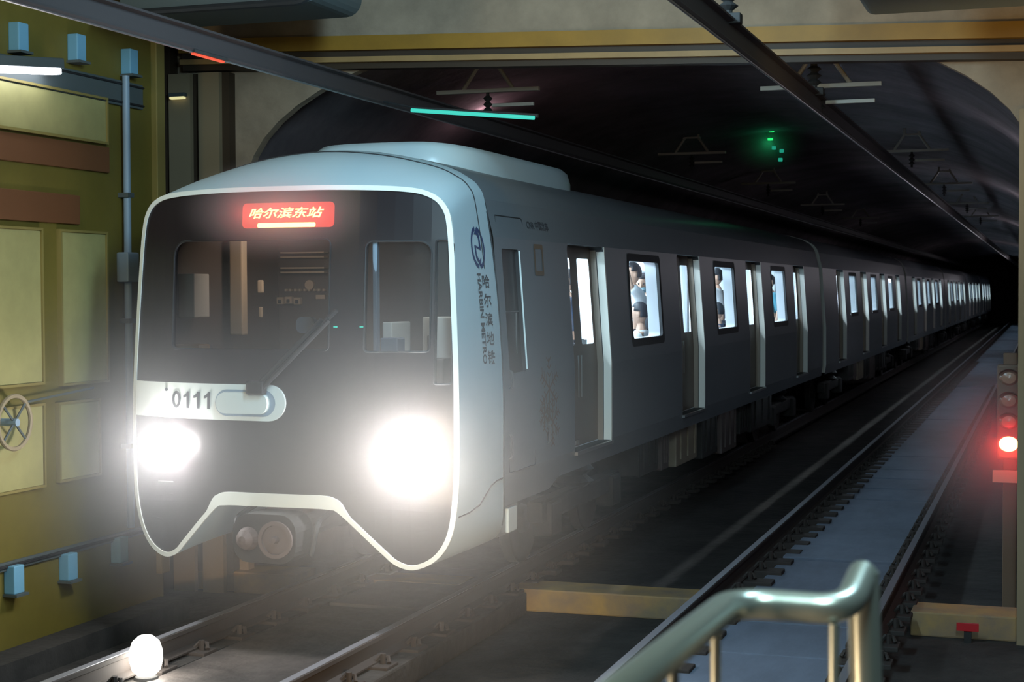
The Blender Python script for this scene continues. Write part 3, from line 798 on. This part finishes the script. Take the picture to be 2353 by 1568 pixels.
bm = B(); patch(bm, [rrect(2.24, 2.50, 2.70, 2.97, .02), rrect(2.28, 2.46, 2.74, 2.93, .01)], side(.003), [], [2.8]); newobj('vent_frame', bm, M['brown_ink'], train)
bm = B(); text_bm(bm, 'CNR 中国北车', lambda u, v: (sx(v+3.135)+.003, 2.47+u, v+3.135), .08, .62, cuts=1, bold=.02); newobj('builder_lettering', bm, M['ink'], train)
bm = B()
def stroke(y0, z0, y1, z1, wd=.010):
    d = Vector((y1-y0, z1-z0)).normalized(); n = Vector((-d.y, d.x))*wd
    q = [(y0+n.x, z0+n.y), (y1+n.x, z1+n.y), (y1-n.x, z1-n.y), (y0-n.x, z0-n.y)]
    bm.faces.new([bm.verts.new((sx(v)+.003, u, v)) for u, v in q])
for (oy, oz, rr) in ((2.45, 1.72, .26), (2.55, 1.42, .20), (2.30, 1.50, .13)):
    for k in range(6):
        a = PI/6+k*PI/3; e = (oy+rr*math.cos(a), oz+rr*math.sin(a)); stroke(oy, oz, *e)
        for t in (.4, .65, .88):
            p = (oy+(e[0]-oy)*t, oz+(e[1]-oz)*t)
            for s in (-1, 1): stroke(p[0], p[1], p[0]+rr*.3*math.cos(a+s*PI/3.2), p[1]+rr*.3*math.sin(a+s*PI/3.2), .007)
newobj('snowflake_ornament', bm, M['brown_ink'], train)
bm = B(); box(bm, 1.33, 1.36, 1.46, 1.68, .60, .80, .01); newobj('white_step_plate', bm, M['white'], train)
bm = B(); box(bm, 1.1, 1.33, 1.25, 1.80, .58, .84, .03); newobj('step_bracket', bm, M['body'], train)

# underframes and bogies
def bogie():
    b = empty('bogie'); b.parent = train
    for dy in (-1.1, 1.1):
        for s in (-1, 1):
            bm = B(); lathe(bm, [(.10, -.06), (.40, -.06), (.42, -.05), (.42, .05), (.40, .06), (.36, .03), (.14, .03), (.12, .09), (.05, .10)], Matrix.Translation((s*.76, dy, .42)) @ Matrix.Rotation(s*PI/2, 4, 'Y'), 28)
            newobj('wheel', bm, M['dark'], b, smooth=True)
        bm = B(); tube(bm, [(-.76, dy, .42), (.76, dy, .42)], .08, 12); newobj('axle', bm, M['dark'], b)
    for s in (-1, 1):
        bm = B(); box(bm, s*1.02-.08, s*1.02+.08, -1.4, 1.4, .42, .62, .03); box(bm, s*1.05-.1, s*1.05+.1, -1.27, -.93, .28, .60, .03); box(bm, s*1.05-.1, s*1.05+.1, .93, 1.27, .28, .60, .03)
        newobj('side_frame', bm, M['dark'], b)
        bm = B(); lathe(bm, [(.16, .6), (.24, .66), (.16, .72), (.24, .78), (.18, .86)], Matrix.Translation((s*.95, 0, 0)), 16); newobj('air_spring', bm, M['rubber'], b)
    return b
bg = bogie(); bn = 0
for c in range(6):
    for y in (4.6, 17.2):
        o = bg if bn == 0 else copy_tree(bg, train); bn += 1
        o.location = (0, y+PITCHY*c, 0)
UB = [(6.3, 7.2, .50, 'dark'), (7.4, 7.75, .46, 'brownbox'), (8.15, 9.35, .42, 'tanbox'), (9.7, 10.7, .36, 'dark'), (11.0, 12.1, .30, 'brownbox'), (12.4, 13.0, .45, 'dark'), (13.3, 15.2, .40, 'dark')]
for c in range(3):
    for y0, y1, z0, m in UB:
        bm = B(); box(bm, .55, 1.24, y0, y1, z0, .94, .02)
        for k in range(3): tube(bm, [(1.25, y0+(y1-y0)*(k+.5)/3, z0+.08), (1.25, y0+(y1-y0)*(k+.5)/3, .86)], .012, 6)
        o = newobj('underframe_box', bm, M[m], train); o.location = (0, PITCHY*c, 0)
bm = B(); box(bm, -1.2, 1.2, 1.3, Y1, .90, 1.04); 
uf = newobj('underframe', bm, M['dark'], train)
bm = B(); box(bm, -1.2, 1.2, 0, CARLEN, .90, 1.04); u2 = newobj('underframe', bm, M['dark'], train)
for c in range(5):
    q = u2 if c == 0 else u2.copy()
    if c: COL.objects.link(q)
    q.location = (0, S2+PITCHY*c, 0)

# ================================================================== LEFT WALL FITTINGS
def board(name, y0, y1, z0, z1, m, label, cat, group=None, frame=True):
    o = empty(name, (-2.2, (y0+y1)/2, z0)); tag(o, label, cat, group)
    cy = (y0+y1)/2
    bm = B(); box(bm, 0, .03, y0-cy, y1-cy, 0, z1-z0, .006); newobj('panel', bm, m, o)
    if frame:
        bm = B()
        for a in ((y0-cy-.02, y0-cy, -.02, z1-z0+.02), (y1-cy, y1-cy+.02, -.02, z1-z0+.02)): box(bm, 0, .045, *a)
        box(bm, 0, .045, y0-cy, y1-cy, -.02, 0); box(bm, 0, .045, y0-cy, y1-cy, z1-z0, z1-z0+.02)
        newobj('frame', bm, M['olive2'], o)
    return o
G = 'advertising boards on the left wall'
board('advertising_board', -.95, .19, 1.85, 3.07, M['cream'], 'tall cream board at the far left edge above the handwheel', 'board', G)
board('advertising_board', .47, 1.12, 1.82, 3.07, M['cream'], 'tall cream board between the left edge board and the blue pipe', 'board', G)
board('advertising_board', -.95, .19, 1.02, 1.66, M['cream'], 'low cream board behind the handwheel', 'board', G)
board('advertising_board', .42, .98, 1.03, 1.65, M['cream'], 'low cream board just left of the left headlight glow', 'board', G)
board('advertising_board', -.95, 1.15, 3.86, 4.22, M['cream'], 'long cream panel just under the white tube lamp', 'board', G)
o = board('banner', -.95, 1.20, 3.60, 3.82, M['redbrown'], 'upper red brown banner strip under the cream panel', 'banner', 'banner strips on the left wall', False)
o = board('banner', -.95, .75, 3.14, 3.38, M['redbrown'], 'lower red brown banner strip above the tall cream boards', 'banner', 'banner strips on the left wall', False)
# cable trays with blue brackets
for z0, z1, lb in ((4.20, 4.42, 'grey blue cable tray under the upper blue brackets'), (.40, .47, 'grey blue cable ledge low on the left wall')):
    o = empty('cable_tray', (-2.2, 0, z0)); tag(o, lb, 'cable tray', 'cable trays on the left wall')
    bm = B(); box(bm, 0, .03, -3, 1.75, 0, z1-z0, .008); newobj('tray', bm, M['tray'], o)
    bm = B()
    for k in range(2): tube(bm, [(.035, -3, .03+(z1-z0-.06)*k), (.035, 1.75, .03+(z1-z0-.06)*k)], .010, 8)
    newobj('cable', bm, M['rubber'], o)
bp = None
for y, z, lb in ((-.09, 4.44, 'leftmost blue bracket above the white tube lamp'), (.70, 4.47, 'middle blue bracket at the top of the left wall'), (1.50, 4.46, 'blue bracket on top of the vertical blue pipe'),
             (-.24, .20, 'leftmost blue bracket under the low cable ledge'), (.485, .18, 'second blue bracket under the low cable ledge'), (1.25, .2, 'dim blue bracket nearest the train under the low cable ledge')):
    if bp is None:
        bp = empty('cable_bracket'); bm = B(); box(bm, 0, .10, -.065, .065, .02, .24, .01); newobj('box', bm, M['bluesteel'], bp)
        bm = B(); box(bm, 0, .13, -.08, .08, 0, .02); newobj('shelf', bm, M['tray'], bp); q = bp
    else: q = copy_tree(bp)
    q.location = (-2.2, y, z); tag(q, lb, 'bracket', 'blue cable brackets on the left wall')
o = empty('conduit_pipe', (-2.14, 1.42, 0)); tag(o, 'vertical blue grey pipe on the left wall beside the train', 'pipe')
bm = B(); tube(bm, [(0, 0, .5), (0, 0, 4.46)], .033, 14); newobj('pipe', bm, M['pipe'], o, smooth=True)
bm = B(); box(bm, -.06, .06, -.09, .09, 2.66, 2.92, .015); newobj('junction_box', bm, M['pipe'], o)
bm = B()
for z in (1.2, 2.3, 3.4): box(bm, -.06, .04, -.05, .05, z, z+.04)
newobj('clamp', bm, M['tray'], o)
o = empty('glow_tube', (-2.05, 0, 4.30)); o.rotation_euler = (math.radians(6.0), 0, 0); tag(o, 'bright white tube lamp at the upper left edge', 'lamp')
bm = B(); box(bm, -.15, .06, -1.6, .30, .04, .12, .01); newobj('housing', bm, M['tray'], o)
bm = B(); box(bm, -.05, .05, -1.55, .27, -.01, .04, .012); newobj('tube', bm, M['tube'], o)
o = empty('wall_lamp', (-2.62, GATE-.06, 4.48)); tag(o, 'small pale yellow lamp on the column left of the train roof', 'lamp')
bm = B(); box(bm, -.09, .09, -.06, 0, .012, .05, .01); newobj('housing', bm, M['tray'], o)
bm = B(); box(bm, -.08, .08, -.055, -.01, -.012, .012, .005); newobj('diffuser', bm, M['yellowlamp'], o)
o = empty('handwheel', (-2.04, -.36, 1.57)); tag(o, 'pale round handwheel with a rod on the left wall', 'handwheel')
bm = B(); pts = [(0, .205*math.cos(2*PI*k/40), .205*math.sin(2*PI*k/40)) for k in range(41)]; tube(bm, pts, .018, 8, False); newobj('rim', bm, M['taupe'], o, smooth=True)
bm = B()
for k in range(4): tube(bm, [(0, 0, 0), (0, .2*math.cos(PI/4+k*PI/2), .2*math.sin(PI/4+k*PI/2))], .01, 6)
newobj('spokes', bm, M['tray'], o)
bm = B(); tube(bm, [(-.14, 0, 0), (.03, 0, 0)], .03, 12); newobj('hub', bm, M['pipe'], o)
bm = B(); tube(bm, [(-.05, .2, .14), (-.05, 1.15, .20)], .010, 8); newobj('rod', bm, M['tray'], o)

# ================================================================== SIGNALS AND REFLECTIONS BUILT AS LAMPS
o = empty('signal_post', (5.18, 4.0, -.4)); tag(o, 'trackside signal post with lit red lamp at the right edge', 'signal')
bm = B(); box(bm, -.05, .07, .02, .12, 0, 2.4, .01); newobj('post', bm, M['sigpost'], o)
bm = B(); box(bm, -.10, .10, -.04, .10, 1.46, 2.30, .02); newobj('signal_head', bm, M['sigbox'], o)
for z, m in ((2.184, 'siglens'), (1.983, 'siglens'), (1.798, 'siglens'), (1.597, 'sigred')):
    bm = B(); lathe(bm, [(.085, -.04), (.082, .0), (.06, .03), (.0005, .045)], Matrix.Translation((0, -.05, z)) @ Matrix.Rotation(PI/2, 4, 'X') @ Matrix.Diagonal((1, .82, 1, 1)), 24); ln = newobj('lens', bm, M[m], o, smooth=True)
    if m == 'sigred': ln['label'] = 'lit red lens'
    bm = B()
    P = [(.095*math.cos(math.radians(a)), .08*math.sin(math.radians(a))) for a in range(20, 161, 10)]
    for (u0, v0), (u1, v1) in zip(P, P[1:]):
        bm.faces.new([bm.verts.new(p) for p in ((u0, -.04, z+v0), (u1, -.04, z+v1), (u1, -.13, z+v1), (u0, -.13, z+v0))])
    newobj('hood', bm, M['sigbox'], o)
bm = B(); box(bm, -.135, .115, -.06, -.045, 1.255, 1.365, .004); newobj('name_plate', bm, M['plate'], o)
bm = B(); box(bm, -.2, .2, -.12, .2, 0, .1, .02); newobj('foot', bm, M['dark'], o)
l = light('signal_glow', 'POINT', (0, -.22, 1.597), 7, (1, .02, .03), radius=.06); l.parent = o
for x, y, lb in ((4.96, -.55, 'small red reflector with added glow low on the ground at the lower right corner'), (4.88, 3.05, 'small red reflector with added glow on the sill block at the lower right')):
    q = empty('track_reflector', (x, y, -.4)); tag(q, lb, 'reflector', 'red reflectors on the ground')
    bm = B(); box(bm, -.03, .03, 0, .05, 0, .10); newobj('stake', bm, M['dark'], q)
    bm = B(); box(bm, -.09, .09, -.012, 0, .10, .17, .004); newobj('lens', bm, emis('red_reflector_glow', (.4, .01, .02), .28), q)  # reflector glows of itself to imitate red light thrown back
o = empty('glow_tube', (.90, 1.9, 4.06)); tag(o, 'exit sign reflection built as a glowing teal tube above the train roof', 'lamp')
bm = B(); tube(bm, [(-.55, 0, .052), (.55, 0, -.055)], [.017, .017], 12); newobj('tube', bm, M['teal'], o)  # invented tube, housing and bracket stand in for a reflection in glass
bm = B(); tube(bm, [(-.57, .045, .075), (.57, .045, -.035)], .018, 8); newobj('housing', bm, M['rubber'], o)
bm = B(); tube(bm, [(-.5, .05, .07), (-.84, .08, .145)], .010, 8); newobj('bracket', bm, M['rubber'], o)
o = empty('tunnel_signal', (1.12, 16.0, 4.72)); tag(o, 'small tunnel signal with bright green dots under the vault', 'signal')
bm = B(); tube(bm, [(-.16, .05, .62), (.17, .05, -.02)], .03, 8); tube(bm, [(-.10, .06, .55), (-.10, .06, .66)], .03, 8); newobj('back_plate', bm, M['rubber'], o)
for x, z in ((-.133, .565), (-.02, .518), (-.04, .38)):
    bm = B(); box(bm, x-.045, x+.045, -.01, .03, z-.02, z+.02, .012); newobj('green_lamp', bm, M['greenlamp'], o)
for x, z in ((.02, .233), (.15, .18), (.13, .033)):
    bm = B(); box(bm, x-.035, x+.035, -.01, .03, z-.03, z+.03, .012); newobj('teal_lamp', bm, M['teallamp'], o)
l = light('tunnel_signal_glow', 'POINT', (-.05, -.15, .30), .9, (.05, 1, .4), radius=.1); l.parent = o
o = empty('red_glint', (0, -.95, 4.19)); tag(o, 'thin red reflection built as a glowing strip under the upper left conductor rail', 'lamp')
bm = B(); box(bm, -.012, .012, -.20, .22, -.012, .0); newobj('glint_strip', bm, M['redglint'], o)  # red reflection on the conductor, put in as an emissive strip
bm = B(); box(bm, -.03, .03, -.22, .24, 0, .02); newobj('clip', bm, M['dark'], o)  # invented clip, made only to carry the glint strip
o = empty('headlight_glint', (-.60, -.85, -.24)); tag(o, 'headlight reflection built as a glowing white dome between the rails in front of the train', 'lamp')
bm = B(); lathe(bm, [(.09, 0), (.09, .04), (.08, .06), (.06, .07)], None, 24); newobj('base', bm, M['dark'], o)  # invented base, made only to carry the glowing dome
bm = B(); lathe(bm, [(.05, .06), (.10, .11), (.118, .18), (.118, .24), (.095, .31), (.05, .35), (.0005, .36)], None, 24); newobj('dome', bm, M['headglint'], o, smooth=True)  # headlight reflection put in as a glowing dome on an invented base
# ceiling ducts at the top edge
o = empty('ceiling_duct', (-.7, 1.0, 4.84)); tag(o, 'dark ceiling duct with a curved end at the top edge above the train', 'duct')
bm = B(); prism(bm, rrect(-1.0, .82, 0, .62, [.2, .02, .02, .14]), lambda u, v, a: (u, a, v), -.35, .4); newobj('casing', bm, M['tray'], o)
bm = B(); tube(bm, bend([(-1.0, -.38, .0), (.70, -.38, .0), (.84, -.38, .2), (.84, -.38, .6)], .15), .03, 8); newobj('edge_cable', bm, M['rubber'], o)
o = empty('ceiling_duct', (4.9, 1.0, 4.60)); tag(o, 'dark ceiling duct at the top right edge', 'duct')
bm = B(); prism(bm, rrect(-.7, .9, 0, .5, .08), lambda u, v, a: (u, a, v), -.3, .35); newobj('casing', bm, M['tray'], o)

# ================================================================== FOREGROUND RAILING
o = empty('handrail', (4.9, -8, 1.05)); tag(o, 'blurred stainless steel handrail in the right foreground', 'railing')
cx0, cy0 = 5.4936, -10.7082
k = 1.49
def rp(x, y, z): return (cx0+(x-cx0)*k-4.9, cy0+(y-cy0)*k+8, 2.5627+(z-2.5627)*k-1.05)
path = bend([rp(5.07, -9.35, 2.15), rp(5.10, -8.63, 2.15), rp(5.25, -8.63, 2.148), rp(5.262, -8.545, 2.182)], .09, 8)
bm = B(); tube(bm, path, .030, 16); newobj('top_tube', bm, M['stainless'], o, smooth=True)
a = rp(5.262, -8.55, 2.185); bm = B(); tube(bm, [a, (a[0]+.03, a[1]-.02, .0)], .032, 16); newobj('end_post', bm, M['stainless'], o, smooth=True)
for x, y in ((5.092, -8.70), (5.235, -8.64), (5.082, -8.90)):
    b = rp(x, y, 2.145); bm = B(); tube(bm, [(b[0], b[1], b[2]-.02), (b[0], b[1], 0)], .010, 12); newobj('baluster', bm, M['stainless'], o, smooth=True)
bm = B(); b0 = rp(5.085, -8.63, 0); b1 = rp(5.085, -9.35, 0); tube(bm, [(b0[0], b0[1], .12), (b1[0], b1[1], .12)], .016, 10); newobj('bottom_tube', bm, M['stainless'], o)

# ================================================================== PASSENGERS
def skin_mesh(verts, edges, radii, root=0, sub=1):
    me = bpy.data.meshes.new('sk'); me.from_pydata(verts, edges, []); me.update()
    ob = bpy.data.objects.new('sk', me); COL.objects.link(ob)
    md = ob.modifiers.new('s', 'SKIN'); md.use_smooth_shade = True
    for i, v in enumerate(me.skin_vertices[0].data):
        v.radius = (radii[i], radii[i]) if not isinstance(radii[i], tuple) else radii[i]; v.use_root = (i == root)
    sm = ob.modifiers.new('u', 'SUBSURF'); sm.levels = sub; sm.render_levels = sub
    dg = bpy.context.evaluated_depsgraph_get(); out = bpy.data.meshes.new_from_object(ob.evaluated_get(dg))
    bpy.data.objects.remove(ob); bpy.data.meshes.remove(me); return out

def head_bm(bm, c):
    g = bmesh.ops.create_uvsphere(bm, u_segments=24, v_segments=16, radius=1)
    for v in g['verts']:
        x, y, z = v.co
        sx_, sy_, sz_ = .076, .096, .118
        if z < 0: sx_ *= 1-.28*(-z)**1.5; sy_ *= 1-.12*(-z)
        px, py, pz = x*sx_, y*sy_, z*sz_
        if y < -.3 and abs(x) < .28 and -.35 < z < .12: py -= .024*(1-abs(x)/.28)*(1-abs(z+.18)/.32 if abs(z+.18) < .32 else 0)   # nose
        if y < -.3 and abs(z-.10) < .16 and .2 < abs(x) < .62: py += .007
        if y < -.2 and z < -.72: py -= .012
        v.co = Vector((px+c[0], py+c[1], pz+c[2]))
    for s in (-1, 1):
        g = bmesh.ops.create_uvsphere(bm, u_segments=10, v_segments=8, radius=1)
        for v in g['verts']: v.co = Vector((c[0]+s*.077+v.co.x*.012, c[1]+.012+v.co.y*.02, c[2]-.01+v.co.z*.034))

def hand_chain(V, E, Rr, wrist, d, side_):
    """palm and five fingers growing from wrist index along direction d"""
    w0 = Vector(V[wrist]); d = Vector(d).normalized(); n = d.orthogonal().normalized(); s = d.cross(n)
    V.append(tuple(w0+d*.05)); Rr.append((.030, .016)); E.append((wrist, len(V)-1)); palm = len(V)-1
    for k, L in enumerate((.060, .072, .078, .068)):
        b = w0+d*.085+s*(k-1.5)*.019
        V.append(tuple(b)); Rr.append(.0095); E.append((palm, len(V)-1))
        V.append(tuple(b+d*L*.55+n*.012)); Rr.append(.009); E.append((len(V)-2, len(V)-1))
        V.append(tuple(b+d*L+n*.035)); Rr.append(.008); E.append((len(V)-2, len(V)-1))
    V.append(tuple(w0+d*.05+s*side_*.045)); Rr.append(.011); E.append((palm, len(V)-1))
    V.append(tuple(w0+d*.085+s*side_*.058+n*.02)); Rr.append(.009); E.append((len(V)-2, len(V)-1))

def build_person(pose):
    sit = pose == 'sit'
    hip = .50 if sit else .90
    V = [(0, 0, hip), (0, .0, hip+.20), (0, .0, hip+.42), (0, -.005, hip+.50), (0, -.015, hip+.58)]
    Rr = [(.155, .11), (.135, .095), (.15, .10), (.075, .07), (.052, .052)]
    E = [(0, 1), (1, 2), (2, 3), (3, 4)]
    sh = hip+.44
    for s in (-1, 1):
        V.append((s*.17, 0, sh)); Rr.append(.055); E.append((2, len(V)-1)); a = len(V)-1
        if pose == 'hold' and s == 1:
            el, wr = (s*.24, -.16, sh+.10), (s*.20, -.20, sh+.36); d = (0, 0, 1)
        elif sit:
            el, wr = (s*.24, -.06, sh-.25), (s*.14, -.26, sh-.30); d = (-s*.2, -1, -.15)
        else:
            el, wr = (s*.24, .02, sh-.28), (s*.25, -.06, sh-.53); d = (0, -.2, -1)
        V.append(el); Rr.append(.040); E.append((a, a+1)); V.append(wr); Rr.append(.026); E.append((a+1, a+2))
        hand_chain(V, E, Rr, a+2, d, -s)
    for s in (-1, 1):
        V.append((s*.095, 0, hip-.03)); Rr.append(.088); E.append((0, len(V)-1)); a = len(V)-1
        if sit: kn, an, toe = (s*.11, -.42, hip-.02), (s*.11, -.43, .08), (s*.12, -.60, .04)
        else: kn, an, toe = (s*.10, -.01, .48), (s*.10, .02, .08), (s*.115, -.15, .04)
        V.append(kn); Rr.append(.058); E.append((a, a+1)); V.append(an); Rr.append(.036); E.append((a+1, a+2)); V.append(toe); Rr.append(.034); E.append((a+2, a+3))
    body = skin_mesh(V, E, Rr)
    hc = (0, -.03, hip+.68)
    bm = bmesh.new(); bm.from_mesh(body); head_bm(bm, hc); me = bpy.data.meshes.new('person'); bm.to_mesh(me); bm.free()
    o = bpy.data.objects.new('person', me); COL.objects.link(o)
    md = o.modifiers.new('r', 'REMESH'); md.mode = 'VOXEL'; md.voxel_size = .009; md.use_smooth_shade = True
    dg = bpy.context.evaluated_depsgraph_get(); m2 = bpy.data.meshes.new_from_object(o.evaluated_get(dg)); o.modifiers.clear(); o.data = m2
    for p in m2.polygons: p.use_smooth = True
    m2.materials.clear(); m2.materials.append(M['skin'])
    # clothing follows the same skeleton, slightly fuller
    def sub(idx, grow):
        mp = {i: n for n, i in enumerate(idx)}
        ed = [(mp[a], mp[b]) for a, b in E if a in mp and b in mp]
        rr = [tuple(q+grow for q in (Rr[i] if isinstance(Rr[i], tuple) else (Rr[i], Rr[i]))) for i in idx]
        return skin_mesh([V[i] for i in idx], ed, rr)
    nh = 15
    armL = 5; armR = 5+3+nh
    def arms(a): return [a, a+1]
    shirt = sub([0, 1, 2, 3]+arms(armL)+arms(armR), .016)
    legs = [i for i in range(armR+3+nh, len(V))]
    tro = sub([0]+[i for i in legs if (i-legs[0]) % 4 < 3], .014)
    for nm, mesh, mm in (('shirt', shirt, M['shirt_white']), ('trousers', tro, M['trousers'])):
        mesh.materials.clear(); mesh.materials.append(mm); q = bpy.data.objects.new(nm, mesh); COL.objects.link(q); q.parent = o
    bm = B(); g = bmesh.ops.create_uvsphere(bm, u_segments=24, v_segments=16, radius=1)
    kill = []
    for v in g['verts']:
        x, y, z = v.co
        if z < .05 and y < .15 or z < -.45 or (y < -.55 and z < .45): kill.append(v)
        v.co = Vector((x*.087+hc[0], y*.106+hc[1]+.008, z*.128+hc[2]+.008))
    bmesh.ops.delete(bm, geom=kill, context='VERTS')
    h = newobj('hair', bm, M['hair'], o, smooth=True, recalc=False); so = h.modifiers.new('t', 'SOLIDIFY'); so.thickness = .012
    for s in (-1, 1):
        bm = B(); bmesh.ops.create_uvsphere(bm, u_segments=10, v_segments=8, radius=.011); e = newobj('eye', bm, M['eye'], o, smooth=True); e.location = (hc[0]+s*.030, hc[1]-.083, hc[2]+.012)
    bm = B(); box(bm, -.024, .024, -.006, .006, -.007, .007, .004); mo = newobj('mouth', bm, M['lips'], o); mo.location = (hc[0], hc[1]-.086, hc[2]-.060)
    return o
protos = {}
def person(pose, loc, rz, shirt, label, scale=1.0, mask=False, strap=False):
    if pose not in protos: protos[pose] = build_person(pose); o = protos[pose]
    else: o = copy_tree(protos[pose])
    o.location = loc; o.rotation_euler = (0, 0, rz); o.scale = (scale,)*3
    for ch in o.children:
        if ch.name.startswith('shirt'):
            ch.material_slots[0].link = 'OBJECT'; ch.material_slots[0].material = M[shirt]
        if (ch.name.startswith('face_mask') and not mask) or (ch.name.startswith('bag_strap') and not strap): bpy.data.objects.remove(ch)
    if pose == 'sit': hc = 1.18
    else: hc = 1.58
    if mask:
        bm = B(); g = bmesh.ops.create_uvsphere(bm, u_segments=16, v_segments=12, radius=1)
        kill = [v for v in g['verts'] if v.co.y > -.15 or abs(v.co.z) > .85]
        for v in g['verts']: v.co = Vector((v.co.x*.072, v.co.y*.095-.035, v.co.z*.062+hc-.055))
        bmesh.ops.delete(bm, geom=kill, context='VERTS'); q = newobj('face_mask', bm, M['facemask'], o, smooth=True)
    if strap:
        bm = B(); tube(bm, [(-.13, -.12, hc-.25), (0, -.15, hc-.45), (.15, -.14, hc-.68)], .018, 6); newobj('bag_strap', bm, M['rubber'], o)
    return tag(o, label, 'person', 'passengers inside the train')
FZ = 1.09
person('sit', (1.09, 7.03, FZ), -PI/2, 'shirt_white', 'seated person in white shirt with short black hair, low in the first passenger window', 1.03)
person('stand', (.84, 8.05, FZ), .15, 'shirt_grey', 'standing person with blue face mask behind the seated one in the first passenger window', .98, mask=True)
person('hold', (.90, 7.45, FZ), -.9, 'shirt_white', 'person with raised arm in white at the top of the first passenger window', 1.06)
person('hold', (.84, 12.75, FZ), -1.3, 'shirt_white', 'person in white with a dark bag strap in the second passenger window', 1.06, strap=True)
person('stand', (.86, 17.4, FZ), -.9, 'shirt_teal', 'dark haired person in teal in the third passenger window', 1.03)
person('hold', (.78, 5.15, FZ), -1.2, 'shirt_navy', 'person in navy glimpsed through the near pane of the first passenger door', 1.0)
person('sit', (1.05, 11.75, FZ), -PI/2, 'shirt_navy', 'seated person in navy below the one with the bag strap', 1.0)
person('stand', (.45, 9.6, FZ), .1, 'shirt_white', 'person in white standing deepest behind the first passenger window', 1.02)

# ================================================================== VOLUMES ADDED TO IMITATE LENS BLOOM
def bloom(name, c, r, dens, rgb, label, power=2.0):
    bm = B(); bmesh.ops.create_uvsphere(bm, u_segments=32, v_segments=20, radius=1)
    o = newobj(name, bm, bloom_mat(name, rgb, dens, power)); o.location = c; o.scale = r
    return tag(o, label, 'bloom', kind='stuff')
bloom('lamp_bloom', (.95, -.2, 1.35), (2.6, 1.5, 2.2), .50, (1, .94, .89), 'bright added haze around the right headlight')
bloom('lamp_bloom', (-1.0, -.2, 1.385), (1.7, 1.2, 1.7), .46, (.97, .97, 1), 'bright added haze around the left headlight')
bloom('lamp_bloom', (5.1, 3.7, 1.2), (1.1, .7, 1.1), 1.8, (1, .9, .9), 'added red haze around the signal lamp')
bloom('lamp_bloom', (.08, -.10, 3.18), (.85, .28, .42), 3.2, (1, .8, .75), 'added red haze around the destination display', 1.6)
bloom('lamp_bloom', (1.05, 15.9, 5.0), (.75, .5, .5), 2.0, (.7, 1, .8), 'added green haze around the small tunnel signal', 1.6)
